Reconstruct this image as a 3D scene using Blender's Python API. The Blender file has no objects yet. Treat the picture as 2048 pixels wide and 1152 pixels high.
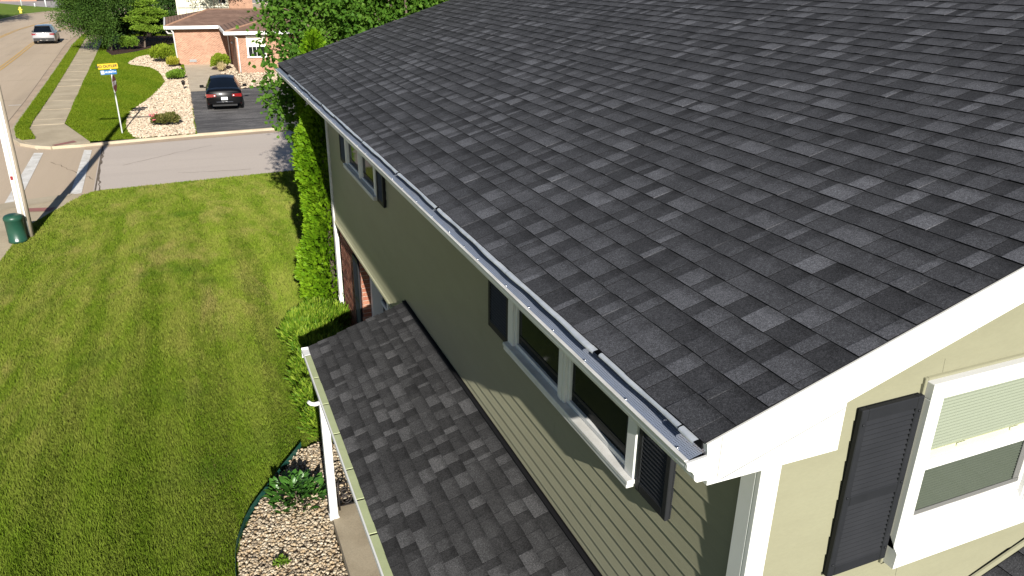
import bpy, bmesh, math, random
import numpy as np
from mathutils import Vector, Matrix, Quaternion

random.seed(7)
RNG = np.random.default_rng(11)
scene = bpy.context.scene
COL = scene.collection

# ------------------------------------------------------------------ camera
CAM_POS = Vector((0.0, 0.0, 7.3))
F_PX, IMG_W, IMG_H = 1537.1, 2048.0, 1152.0
YAW, PITCH, ROLL = math.radians(22.894), math.radians(22.630), math.radians(0.725)
fwd = Vector((math.sin(YAW) * math.cos(PITCH), math.cos(YAW) * math.cos(PITCH), -math.sin(PITCH)))
rgt0 = Vector((math.cos(YAW), -math.sin(YAW), 0.0))
up0 = rgt0.cross(fwd)
rgt = math.cos(ROLL) * rgt0 + math.sin(ROLL) * up0
upv = -math.sin(ROLL) * rgt0 + math.cos(ROLL) * up0
cam_data = bpy.data.cameras.new('camera')
cam = bpy.data.objects.new('camera', cam_data)
COL.objects.link(cam)
cam.matrix_world = Matrix(((rgt.x, upv.x, -fwd.x, CAM_POS.x), (rgt.y, upv.y, -fwd.y, CAM_POS.y),
                           (rgt.z, upv.z, -fwd.z, CAM_POS.z), (0, 0, 0, 1)))
cam_data.sensor_width = 36.0
cam_data.lens = F_PX / IMG_W * 36.0
cam_data.clip_start = 0.1
cam_data.clip_end = 2000.0
scene.camera = cam

# ------------------------------------------------------------------ sky, sun, exposure
SUN_DIR = Vector((0.091, 1.0, -0.425)).normalized()      # the way the light travels
SUN_EL = math.asin(-SUN_DIR.z)
world = bpy.data.worlds.new('World')
scene.world = world
world.use_nodes = True
wn = world.node_tree
wn.nodes.clear()
sky = wn.nodes.new('ShaderNodeTexSky')
sky.sky_type = 'NISHITA'
sky.sun_disc = False
sky.sun_elevation = SUN_EL
sky.sun_rotation = math.pi + 0.091
sky.air_density = 0.6
sky.dust_density = 0.3
sky.ozone_density = 1.2
bg = wn.nodes.new('ShaderNodeBackground')
bg.inputs['Strength'].default_value = 0.05
wo = wn.nodes.new('ShaderNodeOutputWorld')
wn.links.new(sky.outputs[0], bg.inputs['Color'])
wn.links.new(bg.outputs[0], wo.inputs['Surface'])
sun_data = bpy.data.lights.new('sun', 'SUN')
sun_data.energy = 5.0
sun_data.angle = math.radians(0.5)
sun_data.color = (1.0, 0.955, 0.88)
sun = bpy.data.objects.new('sun', sun_data)
COL.objects.link(sun)
sun.rotation_euler = SUN_DIR.to_track_quat('-Z', 'Y').to_euler()
sun.location = (-5, -40, 30)
scene.view_settings.view_transform = 'Standard'
scene.view_settings.look = 'None'
scene.view_settings.exposure = 0.9
scene.view_settings.gamma = 1.0
scene.view_settings.use_curve_mapping = False
scene.cycles.max_bounces = 7
scene.cycles.transparent_max_bounces = 12

def pix(P):
    """photograph pixel of a world point (used only to rank pieces by visible size)"""
    d = Vector(P) - CAM_POS
    z = d.dot(fwd)
    if z < 0.1:
        return None
    return (IMG_W / 2 + F_PX * d.dot(rgt) / z, IMG_H / 2 - F_PX * d.dot(upv) / z)

# ------------------------------------------------------------------ object helpers
WM = {}
def empty(name, loc, label=None, cat=None, group=None, rz=0.0, parent=None):
    o = bpy.data.objects.new(name, None)
    COL.objects.link(o)
    o.empty_display_size = 0.2
    m = Matrix.Translation(Vector(loc)) @ Matrix.Rotation(rz, 4, 'Z')
    o.matrix_basis = m
    WM[o] = m
    if parent is not None:
        o.parent = parent
        o.matrix_parent_inverse = WM[parent].inverted()
    tag(o, label, cat, group)
    return o

def tag(o, label=None, cat=None, group=None, kind=None):
    if label: o['label'] = label
    if cat: o['category'] = cat
    if group: o['group'] = group
    if kind: o['kind'] = kind
    return o

def link(name, me, parent=None, matrix=None, local=False):
    """world-space mesh (or mesh placed by a world matrix) under its parent; local=True: in the parent's own space"""
    o = bpy.data.objects.new(name, me)
    COL.objects.link(o)
    m = matrix if matrix is not None else Matrix.Identity(4)
    o.matrix_basis = m
    if parent is not None:
        o.parent = parent
        if local:
            WM[o] = WM[parent] @ m
        else:
            o.matrix_parent_inverse = WM[parent].inverted()
            WM[o] = m
    else:
        WM[o] = m
    return o

def mesh_np(name, V, F, mats, smooth=False, fmat=None, attrs=None):
    """V (n,3); F (m,k) all faces with k corners"""
    V = np.asarray(V, np.float32); F = np.asarray(F, np.int32)
    me = bpy.data.meshes.new(name)
    k = F.shape[1]
    me.vertices.add(len(V)); me.vertices.foreach_set('co', V.ravel())
    me.loops.add(F.size); me.loops.foreach_set('vertex_index', F.ravel())
    me.polygons.add(len(F))
    me.polygons.foreach_set('loop_start', np.arange(0, F.size, k, dtype=np.int32))
    me.polygons.foreach_set('loop_total', np.full(len(F), k, np.int32))
    if fmat is not None:
        me.polygons.foreach_set('material_index', np.asarray(fmat, np.int32))
    me.polygons.foreach_set('use_smooth', np.full(len(F), smooth, bool))
    for m in (mats if isinstance(mats, (list, tuple)) else [mats]):
        me.materials.append(m)
    if attrs:
        for an, av in attrs.items():
            a = me.attributes.new(an, 'FLOAT', 'POINT')
            a.data.foreach_set('value', np.asarray(av, np.float32))
    me.update(calc_edges=True)
    return me

class MB:
    """collects simple solids in a common space"""
    def __init__(s):
        s.v = []; s.f = []; s.m = []; s.sm = []
    def add(s, vs, fs, mi=0, smooth=False):
        b = len(s.v)
        s.v += [tuple(x) for x in vs]
        for f in fs:
            s.f.append([b + i for i in f]); s.m.append(mi); s.sm.append(smooth)
        return s
    def box(s, x0, x1, y0, y1, z0, z1, mi=0):
        vs = [(x, y, z) for z in (z0, z1) for y in (y0, y1) for x in (x0, x1)]
        return s.add(vs, [(0, 2, 3, 1), (4, 5, 7, 6), (0, 1, 5, 4), (2, 6, 7, 3), (0, 4, 6, 2), (1, 3, 7, 5)], mi)
    def bbox(s, x0, x1, y0, y1, z0, z1, b=0.005, mi=0):
        """box with chamfered edges"""
        b = min(b, (x1 - x0) * .4, (y1 - y0) * .4, (z1 - z0) * .4)
        bm = bmesh.new()
        bmesh.ops.create_cube(bm, size=1.0)
        for v in bm.verts:
            v.co = ((x0 + x1) / 2 + v.co.x * (x1 - x0), (y0 + y1) / 2 + v.co.y * (y1 - y0), (z0 + z1) / 2 + v.co.z * (z1 - z0))
        bmesh.ops.bevel(bm, geom=list(bm.edges), offset=b, segments=1, affect='EDGES')
        bm.verts.index_update()
        s.add([v.co[:] for v in bm.verts], [[v.index for v in f.verts] for f in bm.faces], mi)
        bm.free(); return s
    def prism(s, prof, a, b, mi=0, caps=True, smooth=False):
        """prof: list of 3-D offsets forming a closed ring, swept from a to b"""
        a = Vector(a); b = Vector(b); n = len(prof)
        vs = [a + Vector(p) for p in prof] + [b + Vector(p) for p in prof]
        fs = [(i, (i + 1) % n, n + (i + 1) % n, n + i) for i in range(n)]
        s.add(vs, fs, mi, smooth)
        if caps:
            k = len(s.v) - 2 * n
            s.f.append([k + i for i in range(n)][::-1]); s.m.append(mi); s.sm.append(False)
            s.f.append([k + n + i for i in range(n)]); s.m.append(mi); s.sm.append(False)
        return s
    def tube(s, pts, rad, seg=8, mi=0, caps=True, smooth=True):
        pts = [Vector(p) for p in pts]
        rad = rad if isinstance(rad, (list, tuple)) else [rad] * len(pts)
        rings = []
        ref = None
        for i, p in enumerate(pts):
            t = (pts[min(i + 1, len(pts) - 1)] - pts[max(i - 1, 0)]).normalized()
            if ref is None:
                ref = t.orthogonal().normalized()
            u = (ref - t * ref.dot(t))
            u = u.normalized() if u.length > 1e-6 else t.orthogonal().normalized()
            ref = u
            w = t.cross(u)
            rings.append([p + (u * math.cos(2 * math.pi * k / seg) + w * math.sin(2 * math.pi * k / seg)) * rad[i] for k in range(seg)])
        vs = [q for r in rings for q in r]
        fs = []
        for i in range(len(pts) - 1):
            for k in range(seg):
                k2 = (k + 1) % seg
                fs.append((i * seg + k, i * seg + k2, (i + 1) * seg + k2, (i + 1) * seg + k))
        b = len(s.v)
        s.add(vs, fs, mi, smooth)
        if caps:
            s.f.append([b + k for k in range(seg)][::-1]); s.m.append(mi); s.sm.append(False)
            s.f.append([b + (len(pts) - 1) * seg + k for k in range(seg)]); s.m.append(mi); s.sm.append(False)
        return s
    def lathe(s, prof, c, seg=16, mi=0, axis='Z', smooth=True):
        """prof: (radius, height) list round an axis through c"""
        c = Vector(c); vs = []
        for r, h in prof:
            for k in range(seg):
                a = 2 * math.pi * k / seg
                q = {'Z': (r * math.cos(a), r * math.sin(a), h), 'X': (h, r * math.cos(a), r * math.sin(a)), 'Y': (r * math.sin(a), h, r * math.cos(a))}[axis]
                vs.append(c + Vector(q))
        fs = [(i * seg + k, i * seg + (k + 1) % seg, (i + 1) * seg + (k + 1) % seg, (i + 1) * seg + k) for i in range(len(prof) - 1) for k in range(seg)]
        b = len(s.v)
        s.add(vs, fs, mi, smooth)
        s.f.append([b + k for k in range(seg)][::-1]); s.m.append(mi); s.sm.append(False)
        s.f.append([b + (len(prof) - 1) * seg + k for k in range(seg)]); s.m.append(mi); s.sm.append(False)
        return s
    def mesh(s, name, mats):
        me = bpy.data.meshes.new(name)
        me.from_pydata(s.v, [], s.f)
        for m in (mats if isinstance(mats, (list, tuple)) else [mats]):
            me.materials.append(m)
        me.polygons.foreach_set('material_index', s.m)
        me.polygons.foreach_set('use_smooth', s.sm)
        me.update()
        return me
    def build(s, name, mats, parent=None, local=False):
        return link(name, s.mesh(name, mats), parent, None, local)

# ------------------------------------------------------------------ materials
MATS = {}
def _new(name):
    m = bpy.data.materials.new(name); m.use_nodes = True
    nt = m.node_tree; nt.nodes.clear()
    out = nt.nodes.new('ShaderNodeOutputMaterial')
    MATS[name] = m
    return m, nt, out
def nd(nt, typ, **kw):
    n = nt.nodes.new(typ)
    for k, v in kw.items():
        setattr(n, k, v)
    return n
def math_node(nt, op, a, b=None, clamp=False):
    n = nd(nt, 'ShaderNodeMath', operation=op, use_clamp=clamp)
    for i, x in enumerate((a, b)):
        if x is None: continue
        if isinstance(x, (int, float)): n.inputs[i].default_value = x
        else: nt.links.new(x, n.inputs[i])
    return n.outputs[0]
def mixc(nt, fac, a, b, mode='MIX'):
    n = nd(nt, 'ShaderNodeMix', data_type='RGBA', blend_type=mode)
    for sock, x in ((n.inputs[0], fac), (n.inputs[6], a), (n.inputs[7], b)):
        if isinstance(x, (int, float)): sock.default_value = x
        elif isinstance(x, tuple): sock.default_value = (*x, 1.0) if len(x) == 3 else x
        else: nt.links.new(x, sock)
    return n.outputs[2]
def ramp(nt, fac, stops):
    n = nd(nt, 'ShaderNodeValToRGB')
    e = n.color_ramp.elements
    while len(e) > 1: e.remove(e[-1])
    for i, (p, c) in enumerate(stops):
        x = e[0] if i == 0 else e.new(p)
        x.position = p
        x.color = (c, c, c, 1) if isinstance(c, (int, float)) else (*c, 1)
    nt.links.new(fac, n.inputs[0])
    return n.outputs[0]
def noise(nt, vec, scale, detail=3.0, rough=0.55, dist=0.0):
    n = nd(nt, 'ShaderNodeTexNoise')
    n.inputs['Scale'].default_value = scale; n.inputs['Detail'].default_value = detail
    n.inputs['Roughness'].default_value = rough; n.inputs['Distortion'].default_value = dist
    nt.links.new(vec, n.inputs['Vector'])
    return n.outputs[0]
def wpos(nt, scale=None):
    g = nd(nt, 'ShaderNodeNewGeometry')
    if scale is None:
        return g.outputs['Position']
    m = nd(nt, 'ShaderNodeVectorMath', operation='MULTIPLY')
    nt.links.new(g.outputs['Position'], m.inputs[0]); m.inputs[1].default_value = scale
    return m.outputs[0]
def opos(nt, scale=None):
    g = nd(nt, 'ShaderNodeTexCoord')
    if scale is None:
        return g.outputs['Object']
    m = nd(nt, 'ShaderNodeVectorMath', operation='MULTIPLY')
    nt.links.new(g.outputs['Object'], m.inputs[0]); m.inputs[1].default_value = scale
    return m.outputs[0]
def bump(nt, h, strength, dist=0.01):
    b = nd(nt, 'ShaderNodeBump')
    b.inputs['Strength'].default_value = strength; b.inputs['Distance'].default_value = dist
    nt.links.new(h, b.inputs['Height'])
    return b.outputs[0]
def bsdf(nt, out, color, rough=0.8, metal=0.0, spec=0.3, normal=None, **kw):
    p = nd(nt, 'ShaderNodeBsdfPrincipled')
    for sock, x in (('Base Color', color), ('Roughness', rough), ('Metallic', metal), ('Specular IOR Level', spec)):
        if isinstance(x, (int, float)): p.inputs[sock].default_value = x
        elif isinstance(x, tuple): p.inputs[sock].default_value = (*x, 1.0)
        else: nt.links.new(x, p.inputs[sock])
    if normal is not None: nt.links.new(normal, p.inputs['Normal'])
    for k, v in kw.items():
        p.inputs[k].default_value = v
    nt.links.new(p.outputs[0], out.inputs['Surface'])
    return p
def pmat(name, c1, c2=None, scale=3.0, rough=0.8, metal=0.0, spec=0.3, fine=0.0, fscale=120.0, bmp=0.0, bscale=60.0, stretch=None, lo=.35, hi=.65, obj=False, **kw):
    """two-tone noise mix plus fine speckle and bump"""
    m, nt, out = _new(name)
    vec = opos(nt, stretch) if obj else wpos(nt, stretch)
    c = c1
    if c2 is not None:
        f = ramp(nt, noise(nt, vec, scale, 4.0), [(lo, 0.0), (hi, 1.0)])
        c = mixc(nt, f, c1, c2)
    if fine:
        f2 = ramp(nt, noise(nt, vec, fscale, 2.0, .7), [(.3, 1.0 - fine), (.7, 1.0 + fine)])
        c = mixc(nt, 1.0, c, f2, 'MULTIPLY')
    nrm = bump(nt, noise(nt, vec, bscale, 3.0), bmp, 0.01) if bmp else None
    bsdf(nt, out, c, rough, metal, spec, nrm, **kw)
    return m

M_white = pmat('white_trim', (.66, .66, .645), (.62, .62, .605), 2.0, rough=.45, spec=.35, bmp=.03, bscale=14)
M_white_dirty = pmat('white_trim_weathered', (.64, .635, .61), (.50, .49, .46), 5.0, rough=.5, bmp=.05, bscale=25)
M_siding = pmat('vinyl_siding', (.230, .225, .152), (.214, .208, .140), 1.6, rough=.5, spec=.3, fine=.03, fscale=40, bmp=.06, bscale=22, stretch=(1, 1, 3), **{'Diffuse Roughness': 1.0})
M_siding_dk = pmat('siding_channel', (.225, .21, .145), (.205, .19, .13), 3.0, rough=.5)
M_black = pmat('black_plastic', (.017, .018, .020), (.020, .021, .023), 6.0, rough=.55, spec=.12, bmp=.05, bscale=40)
M_char = pmat('charcoal_shutter', (.0125, .0135, .016), (.016, .017, .020), 5.0, rough=.55, spec=.2, bmp=.05, bscale=60)
M_dark = pmat('dark_void', (.012, .012, .013), rough=.9)
M_alu = pmat('bare_aluminium', (.60, .63, .66), (.46, .49, .53), 9.0, rough=.38, metal=.25, spec=.5, bmp=.12, bscale=30)
M_alu_dull = pmat('dull_aluminium', (.40, .42, .45), (.30, .32, .35), 12.0, rough=.45, metal=.3, bmp=.1, bscale=40)
M_screw = pmat('steel_screw', (.75, .76, .78), rough=.25, metal=1.0)
M_concrete = pmat('concrete', (.52, .44, .33), (.45, .375, .28), 1.3, rough=.9, fine=.12, fscale=60, bmp=.12, bscale=80)
M_slab = pmat('porch_concrete', (.33, .28, .20), (.25, .205, .14), 2.2, rough=.85, fine=.12, fscale=70, bmp=.1, bscale=50)
M_walk = pmat('pavement_concrete', (.46, .385, .27), (.37, .305, .21), .9, rough=.9, fine=.1, fscale=25, bmp=.08, bscale=30)
M_kerb = pmat('kerb_concrete', (.43, .365, .265), (.35, .29, .205), 1.1, rough=.88, fine=.1, fscale=30)
M_mulch = pmat('dark_mulch', (.055, .022, .014), (.025, .012, .009), 3.0, rough=.95, fine=.4, fscale=18, bmp=.8, bscale=14)
M_soil = pmat('bed_soil', (.16, .115, .07), (.10, .07, .045), 6.0, rough=.95, fine=.3, fscale=60)
M_bark = pmat('tree_bark', (.13, .10, .075), (.07, .052, .04), 5.0, rough=.9, bmp=.7, bscale=12, stretch=(1, 1, .25))
M_iron = pmat('black_iron', (.012, .011, .011), (.03, .022, .018), 20.0, rough=.55)
M_white_paint = pmat('road_paint_white', (.72, .70, .66), (.55, .52, .47), 2.4, rough=.7, fine=.1, fscale=20)
M_yellow_paint = pmat('road_paint_yellow', (.62, .36, .06), (.50, .34, .16), .8, rough=.7)
M_tactile = pmat('tactile_red', (.30, .125, .11), (.24, .13, .11), 2.0, rough=.8)
M_greenplastic = pmat('green_plastic', (.012, .055, .035), (.018, .066, .042), 4.0, rough=.4, spec=.4)
M_edging = pmat('green_edging_steel', (.010, .062, .046), (.02, .075, .058), 8.0, rough=.45)

def mat_shingle(name, from_object, tint=(1, 1, 1)):
    m, nt, out = _new(name)
    if from_object:
        o = nd(nt, 'ShaderNodeObjectInfo'); sep = nd(nt, 'ShaderNodeSeparateColor')
        nt.links.new(o.outputs['Color'], sep.inputs[0]); tone = sep.outputs[0]; vv = nd(nt, 'ShaderNodeAttribute', attribute_name='vup').outputs['Fac']
    else:
        tone = nd(nt, 'ShaderNodeAttribute', attribute_name='tone').outputs['Fac']
        vv = nd(nt, 'ShaderNodeAttribute', attribute_name='vup').outputs['Fac']
    vec = wpos(nt)
    grain = noise(nt, vec, 210.0, 2.0, .75)
    grain2 = noise(nt, vec, 70.0, 2.0, .6)
    g = math_node(nt, 'ADD', math_node(nt, 'MULTIPLY', grain, .72), math_node(nt, 'MULTIPLY', grain2, .28))
    g = ramp(nt, g, [(.30, .25), (.50, .9), (.70, 2.35)])
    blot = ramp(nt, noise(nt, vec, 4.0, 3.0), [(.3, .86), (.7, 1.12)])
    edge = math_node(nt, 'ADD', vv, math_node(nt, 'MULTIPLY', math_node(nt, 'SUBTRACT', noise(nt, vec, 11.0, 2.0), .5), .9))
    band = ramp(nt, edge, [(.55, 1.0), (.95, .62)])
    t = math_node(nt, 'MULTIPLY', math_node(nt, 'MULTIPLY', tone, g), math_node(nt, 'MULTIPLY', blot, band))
    c = nd(nt, 'ShaderNodeCombineColor')
    for i, k in enumerate(tint):
        nt.links.new(math_node(nt, 'MULTIPLY', t, k), c.inputs[i])
    bsdf(nt, out, c.outputs[0], .92, 0, .12, bump(nt, grain, .5, .004))
    return m
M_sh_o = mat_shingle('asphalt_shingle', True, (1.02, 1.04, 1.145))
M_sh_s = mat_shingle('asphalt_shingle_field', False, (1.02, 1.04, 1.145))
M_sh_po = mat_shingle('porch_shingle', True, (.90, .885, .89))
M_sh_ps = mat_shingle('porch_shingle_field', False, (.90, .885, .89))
M_sh_edge = pmat('shingle_edge', (.010, .010, .011), rough=.95, spec=.1)

def mat_brick(name, c1, c2, mortar, bw=.2, bh=.075, bias=0.0, zoff=0.0, msize=.012):
    m, nt, out = _new(name)
    g = nd(nt, 'ShaderNodeNewGeometry'); s = nd(nt, 'ShaderNodeSeparateXYZ'); nt.links.new(g.outputs['Position'], s.inputs[0])
    c = nd(nt, 'ShaderNodeCombineXYZ')
    nt.links.new(math_node(nt, 'ADD', s.outputs[0], s.outputs[1]), c.inputs[0]); nt.links.new(s.outputs[2], c.inputs[1])
    b = nd(nt, 'ShaderNodeTexBrick')
    nt.links.new(c.outputs[0], b.inputs['Vector'])
    b.inputs['Color1'].default_value = (*c1, 1); b.inputs['Color2'].default_value = (*c2, 1); b.inputs['Mortar'].default_value = (*mortar, 1)
    b.inputs['Scale'].default_value = 1.0; b.inputs['Brick Width'].default_value = bw; b.inputs['Row Height'].default_value = bh
    b.inputs['Mortar Size'].default_value = msize; b.inputs['Bias'].default_value = bias
    v = ramp(nt, noise(nt, g.outputs['Position'], 1.2, 4.0), [(.3, .85), (.7, 1.12)])
    bsdf(nt, out, mixc(nt, 1.0, b.outputs[0], v, 'MULTIPLY'), .9, 0, .2, bump(nt, b.outputs['Fac'], -.4, .01))
    return m
M_brick_far = mat_brick('peach_brick', (.335, .165, .108), (.21, .092, .058), (.42, .30, .215), bias=.0)
M_brown_roof = mat_brick('brown_roof_shingle', (.26, .165, .12), (.20, .122, .09), (.12, .075, .057), bw=.3, bh=.062, msize=.01)
M_brick_red = mat_brick('red_brick_field', (.24, .09, .055), (.15, .055, .038), (.40, .35, .29), bias=.0)
M_mortar = pmat('mortar', (.42, .37, .31), (.34, .30, .25), 8.0, rough=.95, fine=.15, fscale=80)

def mat_objbrick(name, stops):
    m, nt, out = _new(name)
    o = nd(nt, 'ShaderNodeObjectInfo'); sep = nd(nt, 'ShaderNodeSeparateColor')
    nt.links.new(o.outputs['Color'], sep.inputs[0])
    c = ramp(nt, sep.outputs[0], stops)
    v = ramp(nt, noise(nt, wpos(nt), 60.0, 3.0), [(.3, .75), (.7, 1.25)])
    bsdf(nt, out, mixc(nt, 1.0, c, v, 'MULTIPLY'), .9, 0, .2, bump(nt, noise(nt, wpos(nt), 90, 3), .3, .004))
    return m
M_brick = mat_objbrick('red_brick', [(0.0, (.10, .038, .028)), (.35, (.19, .07, .045)), (.7, (.27, .105, .065)), (1.0, (.33, .16, .10))])

def mat_thin_glass(name, tint=(.92, .95, .93), gloss=.04, dark=None):
    m, nt, out = _new(name)
    tr = nd(nt, 'ShaderNodeBsdfTransparent'); tr.inputs[0].default_value = (*tint, 1)
    gl = nd(nt, 'ShaderNodeBsdfGlossy'); gl.inputs['Roughness'].default_value = .02
    lw = nd(nt, 'ShaderNodeFresnel'); lw.inputs['IOR'].default_value = 1.5
    mx = nd(nt, 'ShaderNodeMixShader')
    nt.links.new(math_node(nt, 'ADD', lw.outputs[0], gloss, True), mx.inputs[0]); nt.links.new(tr.outputs[0], mx.inputs[1]); nt.links.new(gl.outputs[0], mx.inputs[2])
    nt.links.new(mx.outputs[0], out.inputs['Surface'])
    return m
M_glass = mat_thin_glass('window_glass')
M_glass_dark = pmat('dark_window_glass', (.010, .012, .012), (.016, .018, .017), 1.5, rough=.06, spec=.05)

def mat_leaf(name, c1, c2, c3, scale=.8, trans=.3, rough=.5, spec=.25, attr='tone', patch=1.0):
    """foliage: per-leaf tone attribute between three colours, clumpy noise, some translucency"""
    m, nt, out = _new(name)
    t = nd(nt, 'ShaderNodeAttribute', attribute_name=attr).outputs['Fac']
    n = noise(nt, wpos(nt), scale, 3.0)
    f = math_node(nt, 'ADD', math_node(nt, 'MULTIPLY', t, .6), math_node(nt, 'MULTIPLY', n, .55 * patch), True)
    c = nd(nt, 'ShaderNodeValToRGB'); e = c.color_ramp.elements
    e[0].position = .18; e[0].color = (*c1, 1); e[1].position = .9; e[1].color = (*c3, 1)
    x = e.new(.5); x.color = (*c2, 1)
    nt.links.new(f, c.inputs[0])
    p = nd(nt, 'ShaderNodeBsdfPrincipled'); p.inputs['Roughness'].default_value = rough; p.inputs['Specular IOR Level'].default_value = spec * .45
    nt.links.new(c.outputs[0], p.inputs['Base Color'])
    tl = nd(nt, 'ShaderNodeBsdfTranslucent')
    nt.links.new(mixc(nt, .5, c.outputs[0], (c3[0] * 1.4, c3[1] * 1.3, c3[2])), tl.inputs[0])
    mx = nd(nt, 'ShaderNodeMixShader'); mx.inputs[0].default_value = trans
    nt.links.new(p.outputs[0], mx.inputs[1]); nt.links.new(tl.outputs[0], mx.inputs[2]); nt.links.new(mx.outputs[0], out.inputs['Surface'])
    return m
# ------------------------------------------------------------------ vegetation helpers (vectorised)
def unit(a):
    return a / np.maximum(np.linalg.norm(a, axis=-1, keepdims=True), 1e-9)
def frames(axis, spin):
    a = unit(axis)
    ref = np.where(np.abs(a[:, 2:3]) > .95, np.array([[1., 0, 0]]), np.array([[0., 0, 1.]]))
    b = unit(np.cross(a, ref)); n = np.cross(b, a)
    c, s = np.cos(spin)[:, None], np.sin(spin)[:, None]
    return a, b * c + n * s, n * c - b * s
LEAF_MAPLE = (np.array([[0, 0, 0], [.28, .46, -.05], [.62, .38, .02], [1.0, 0, -.1], [.62, -.38, .02], [.28, -.46, -.05], [.45, 0, .06]]),
              [(0, 1, 6), (1, 2, 6), (2, 3, 6), (3, 4, 6), (4, 5, 6), (5, 0, 6)])
LEAF_OVAL = (np.array([[0, 0, 0], [.5, .27, .03], [1, 0, -.08], [.5, -.27, .03]]), [(0, 1, 2), (0, 2, 3)])
LEAF_SPRAY = (np.array([[0, 0, 0], [.45, .30, .02], [.75, .10, .0], [1.05, .16, -.05], [.80, -.08, 0], [.9, -.28, -.04], [.4, -.16, .02]]),
              [(0, 1, 2), (0, 2, 4), (2, 3, 4), (0, 4, 6), (4, 5, 6)])
LEAF_BLADE = (np.array([[0, .5, 0], [0, -.5, 0], [1, 0, 0]]), [(0, 1, 2)])
def leaf_mesh(name, P, A, S, mat, tmpl=LEAF_OVAL, spin=None, tone=None, wscale=None):
    T, FT = tmpl
    n = len(P)
    spin = RNG.uniform(0, 2 * math.pi, n) if spin is None else spin
    a, b, c = frames(A, spin)
    S = np.broadcast_to(np.asarray(S, float), (n,))
    W = S if wscale is None else np.broadcast_to(np.asarray(wscale, float), (n,))
    V = (P[:, None, :] + S[:, None, None] * T[None, :, 0:1] * a[:, None, :]
         + W[:, None, None] * T[None, :, 1:2] * b[:, None, :] + S[:, None, None] * T[None, :, 2:3] * c[:, None, :])
    k = len(T)
    F = (np.array(FT)[None] + (np.arange(n) * k)[:, None, None]).reshape(-1, 3)
    tone = RNG.uniform(0, 1, n) if tone is None else tone
    return mesh_np(name, V.reshape(-1, 3), F, mat, attrs={'tone': np.repeat(tone, k)})
def sphere_pts(n):
    return unit(RNG.normal(size=(n, 3)))
def inpoly(P, poly):
    x, y = P[:, 0], P[:, 1]
    r = np.zeros(len(P), bool); q = np.asarray(poly, float); j = len(q) - 1
    for i in range(len(q)):
        c = ((q[i, 1] > y) != (q[j, 1] > y))
        xx = (q[j, 0] - q[i, 0]) * (y - q[i, 1]) / (q[j, 1] - q[i, 1] + 1e-12) + q[i, 0]
        r ^= c & (x < xx); j = i
    return r
def sample_poly(poly, n, excl=(), weight=None):
    q = np.asarray(poly, float); lo, hi = q.min(0), q.max(0)
    out = []; got = 0
    while got < n:
        P = lo + RNG.uniform(0, 1, (n * 2, 2)) * (hi - lo)
        k = inpoly(P, poly)
        for e in excl: k &= ~inpoly(P, e)
        if weight is not None: k &= RNG.uniform(0, 1, len(P)) < weight(P)
        P = P[k]; out.append(P); got += len(P)
    return np.concatenate(out)[:n]
def sstep(t):
    t = np.clip(t, 0, 1); return t * t * (3 - 2 * t)

def patch(name, poly, mat, z=0.0, zfun=None, step=None, thick=0.0, kind='structure', parent=None):
    """flat or terrain polygon, optional skirt down"""
    bm = bmesh.new()
    f = bm.faces.new([bm.verts.new((x, y, 0)) for x, y in poly])
    f.normal_update()
    if f.normal.z < 0: f.normal_flip()
    f.normal_update()
    bm.faces.ensure_lookup_table()
    if step:
        xs = [p[0] for p in poly]; ys = [p[1] for p in poly]
        for ax, lo, hi in ((0, min(xs), max(xs)), (1, min(ys), max(ys))):
            t = lo + step
            while t < hi:
                co = [0, 0, 0]; no = [0, 0, 0]; co[ax] = t; no[ax] = 1
                bmesh.ops.bisect_plane(bm, geom=list(bm.verts) + list(bm.edges) + list(bm.faces), plane_co=co, plane_no=no)
                t += step
    else:
        bmesh.ops.triangulate(bm, faces=list(bm.faces))
    for v in bm.verts:
        v.co.z = float(zfun(np.array([v.co.x]), np.array([v.co.y]))[0]) if zfun else z
    if thick:
        r = bmesh.ops.extrude_face_region(bm, geom=list(bm.faces))
        for g in r['geom']:
            if isinstance(g, bmesh.types.BMVert): g.co.z -= thick
    bmesh.ops.recalc_face_normals(bm, faces=list(bm.faces))
    if not thick:
        for f in bm.faces:
            if f.normal.z < 0: f.normal_flip()
    me = bpy.data.meshes.new(name); bm.to_mesh(me); bm.free()
    me.materials.append(mat)
    if step:
        for p in me.polygons: p.use_smooth = True
    o = link(name, me, parent)
    if parent is None: o['kind'] = kind
    return o

def strip(name, pts, w, h0, h1, mat, side=1.0, parent=None, bevel=.02):
    """kerb-like bar that follows a polyline; lies to one side of it"""
    pts = [Vector((x, y, 0)) for x, y in pts]
    mb = MB(); rings = []
    for i, p in enumerate(pts):
        t = (pts[min(i + 1, len(pts) - 1)] - pts[max(i - 1, 0)]).normalized()
        n = Vector((-t.y, t.x, 0)) * side
        rings.append([p + Vector((0, 0, h0)), p + n * .01 + Vector((0, 0, h1 - bevel)), p + n * (.01 + bevel) + Vector((0, 0, h1)),
                      p + n * w + Vector((0, 0, h1)), p + n * w + Vector((0, 0, h0))])
    vs = [q for r in rings for q in r]; k = 5; fs = []
    for i in range(len(pts) - 1):
        for j in range(k):
            fs.append((i * k + j, i * k + (j + 1) % k, (i + 1) * k + (j + 1) % k, (i + 1) * k + j))
    fs += [tuple(range(k))[::-1], tuple((len(pts) - 1) * k + j for j in range(k))]
    mb.add(vs, fs)
    me = mb.mesh(name, mat)
    bm = bmesh.new(); bm.from_mesh(me); bmesh.ops.recalc_face_normals(bm, faces=list(bm.faces)); bm.to_mesh(me); bm.free()
    o = link(name, me, parent)
    if parent is None: o['kind'] = 'structure'
    return o

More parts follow.
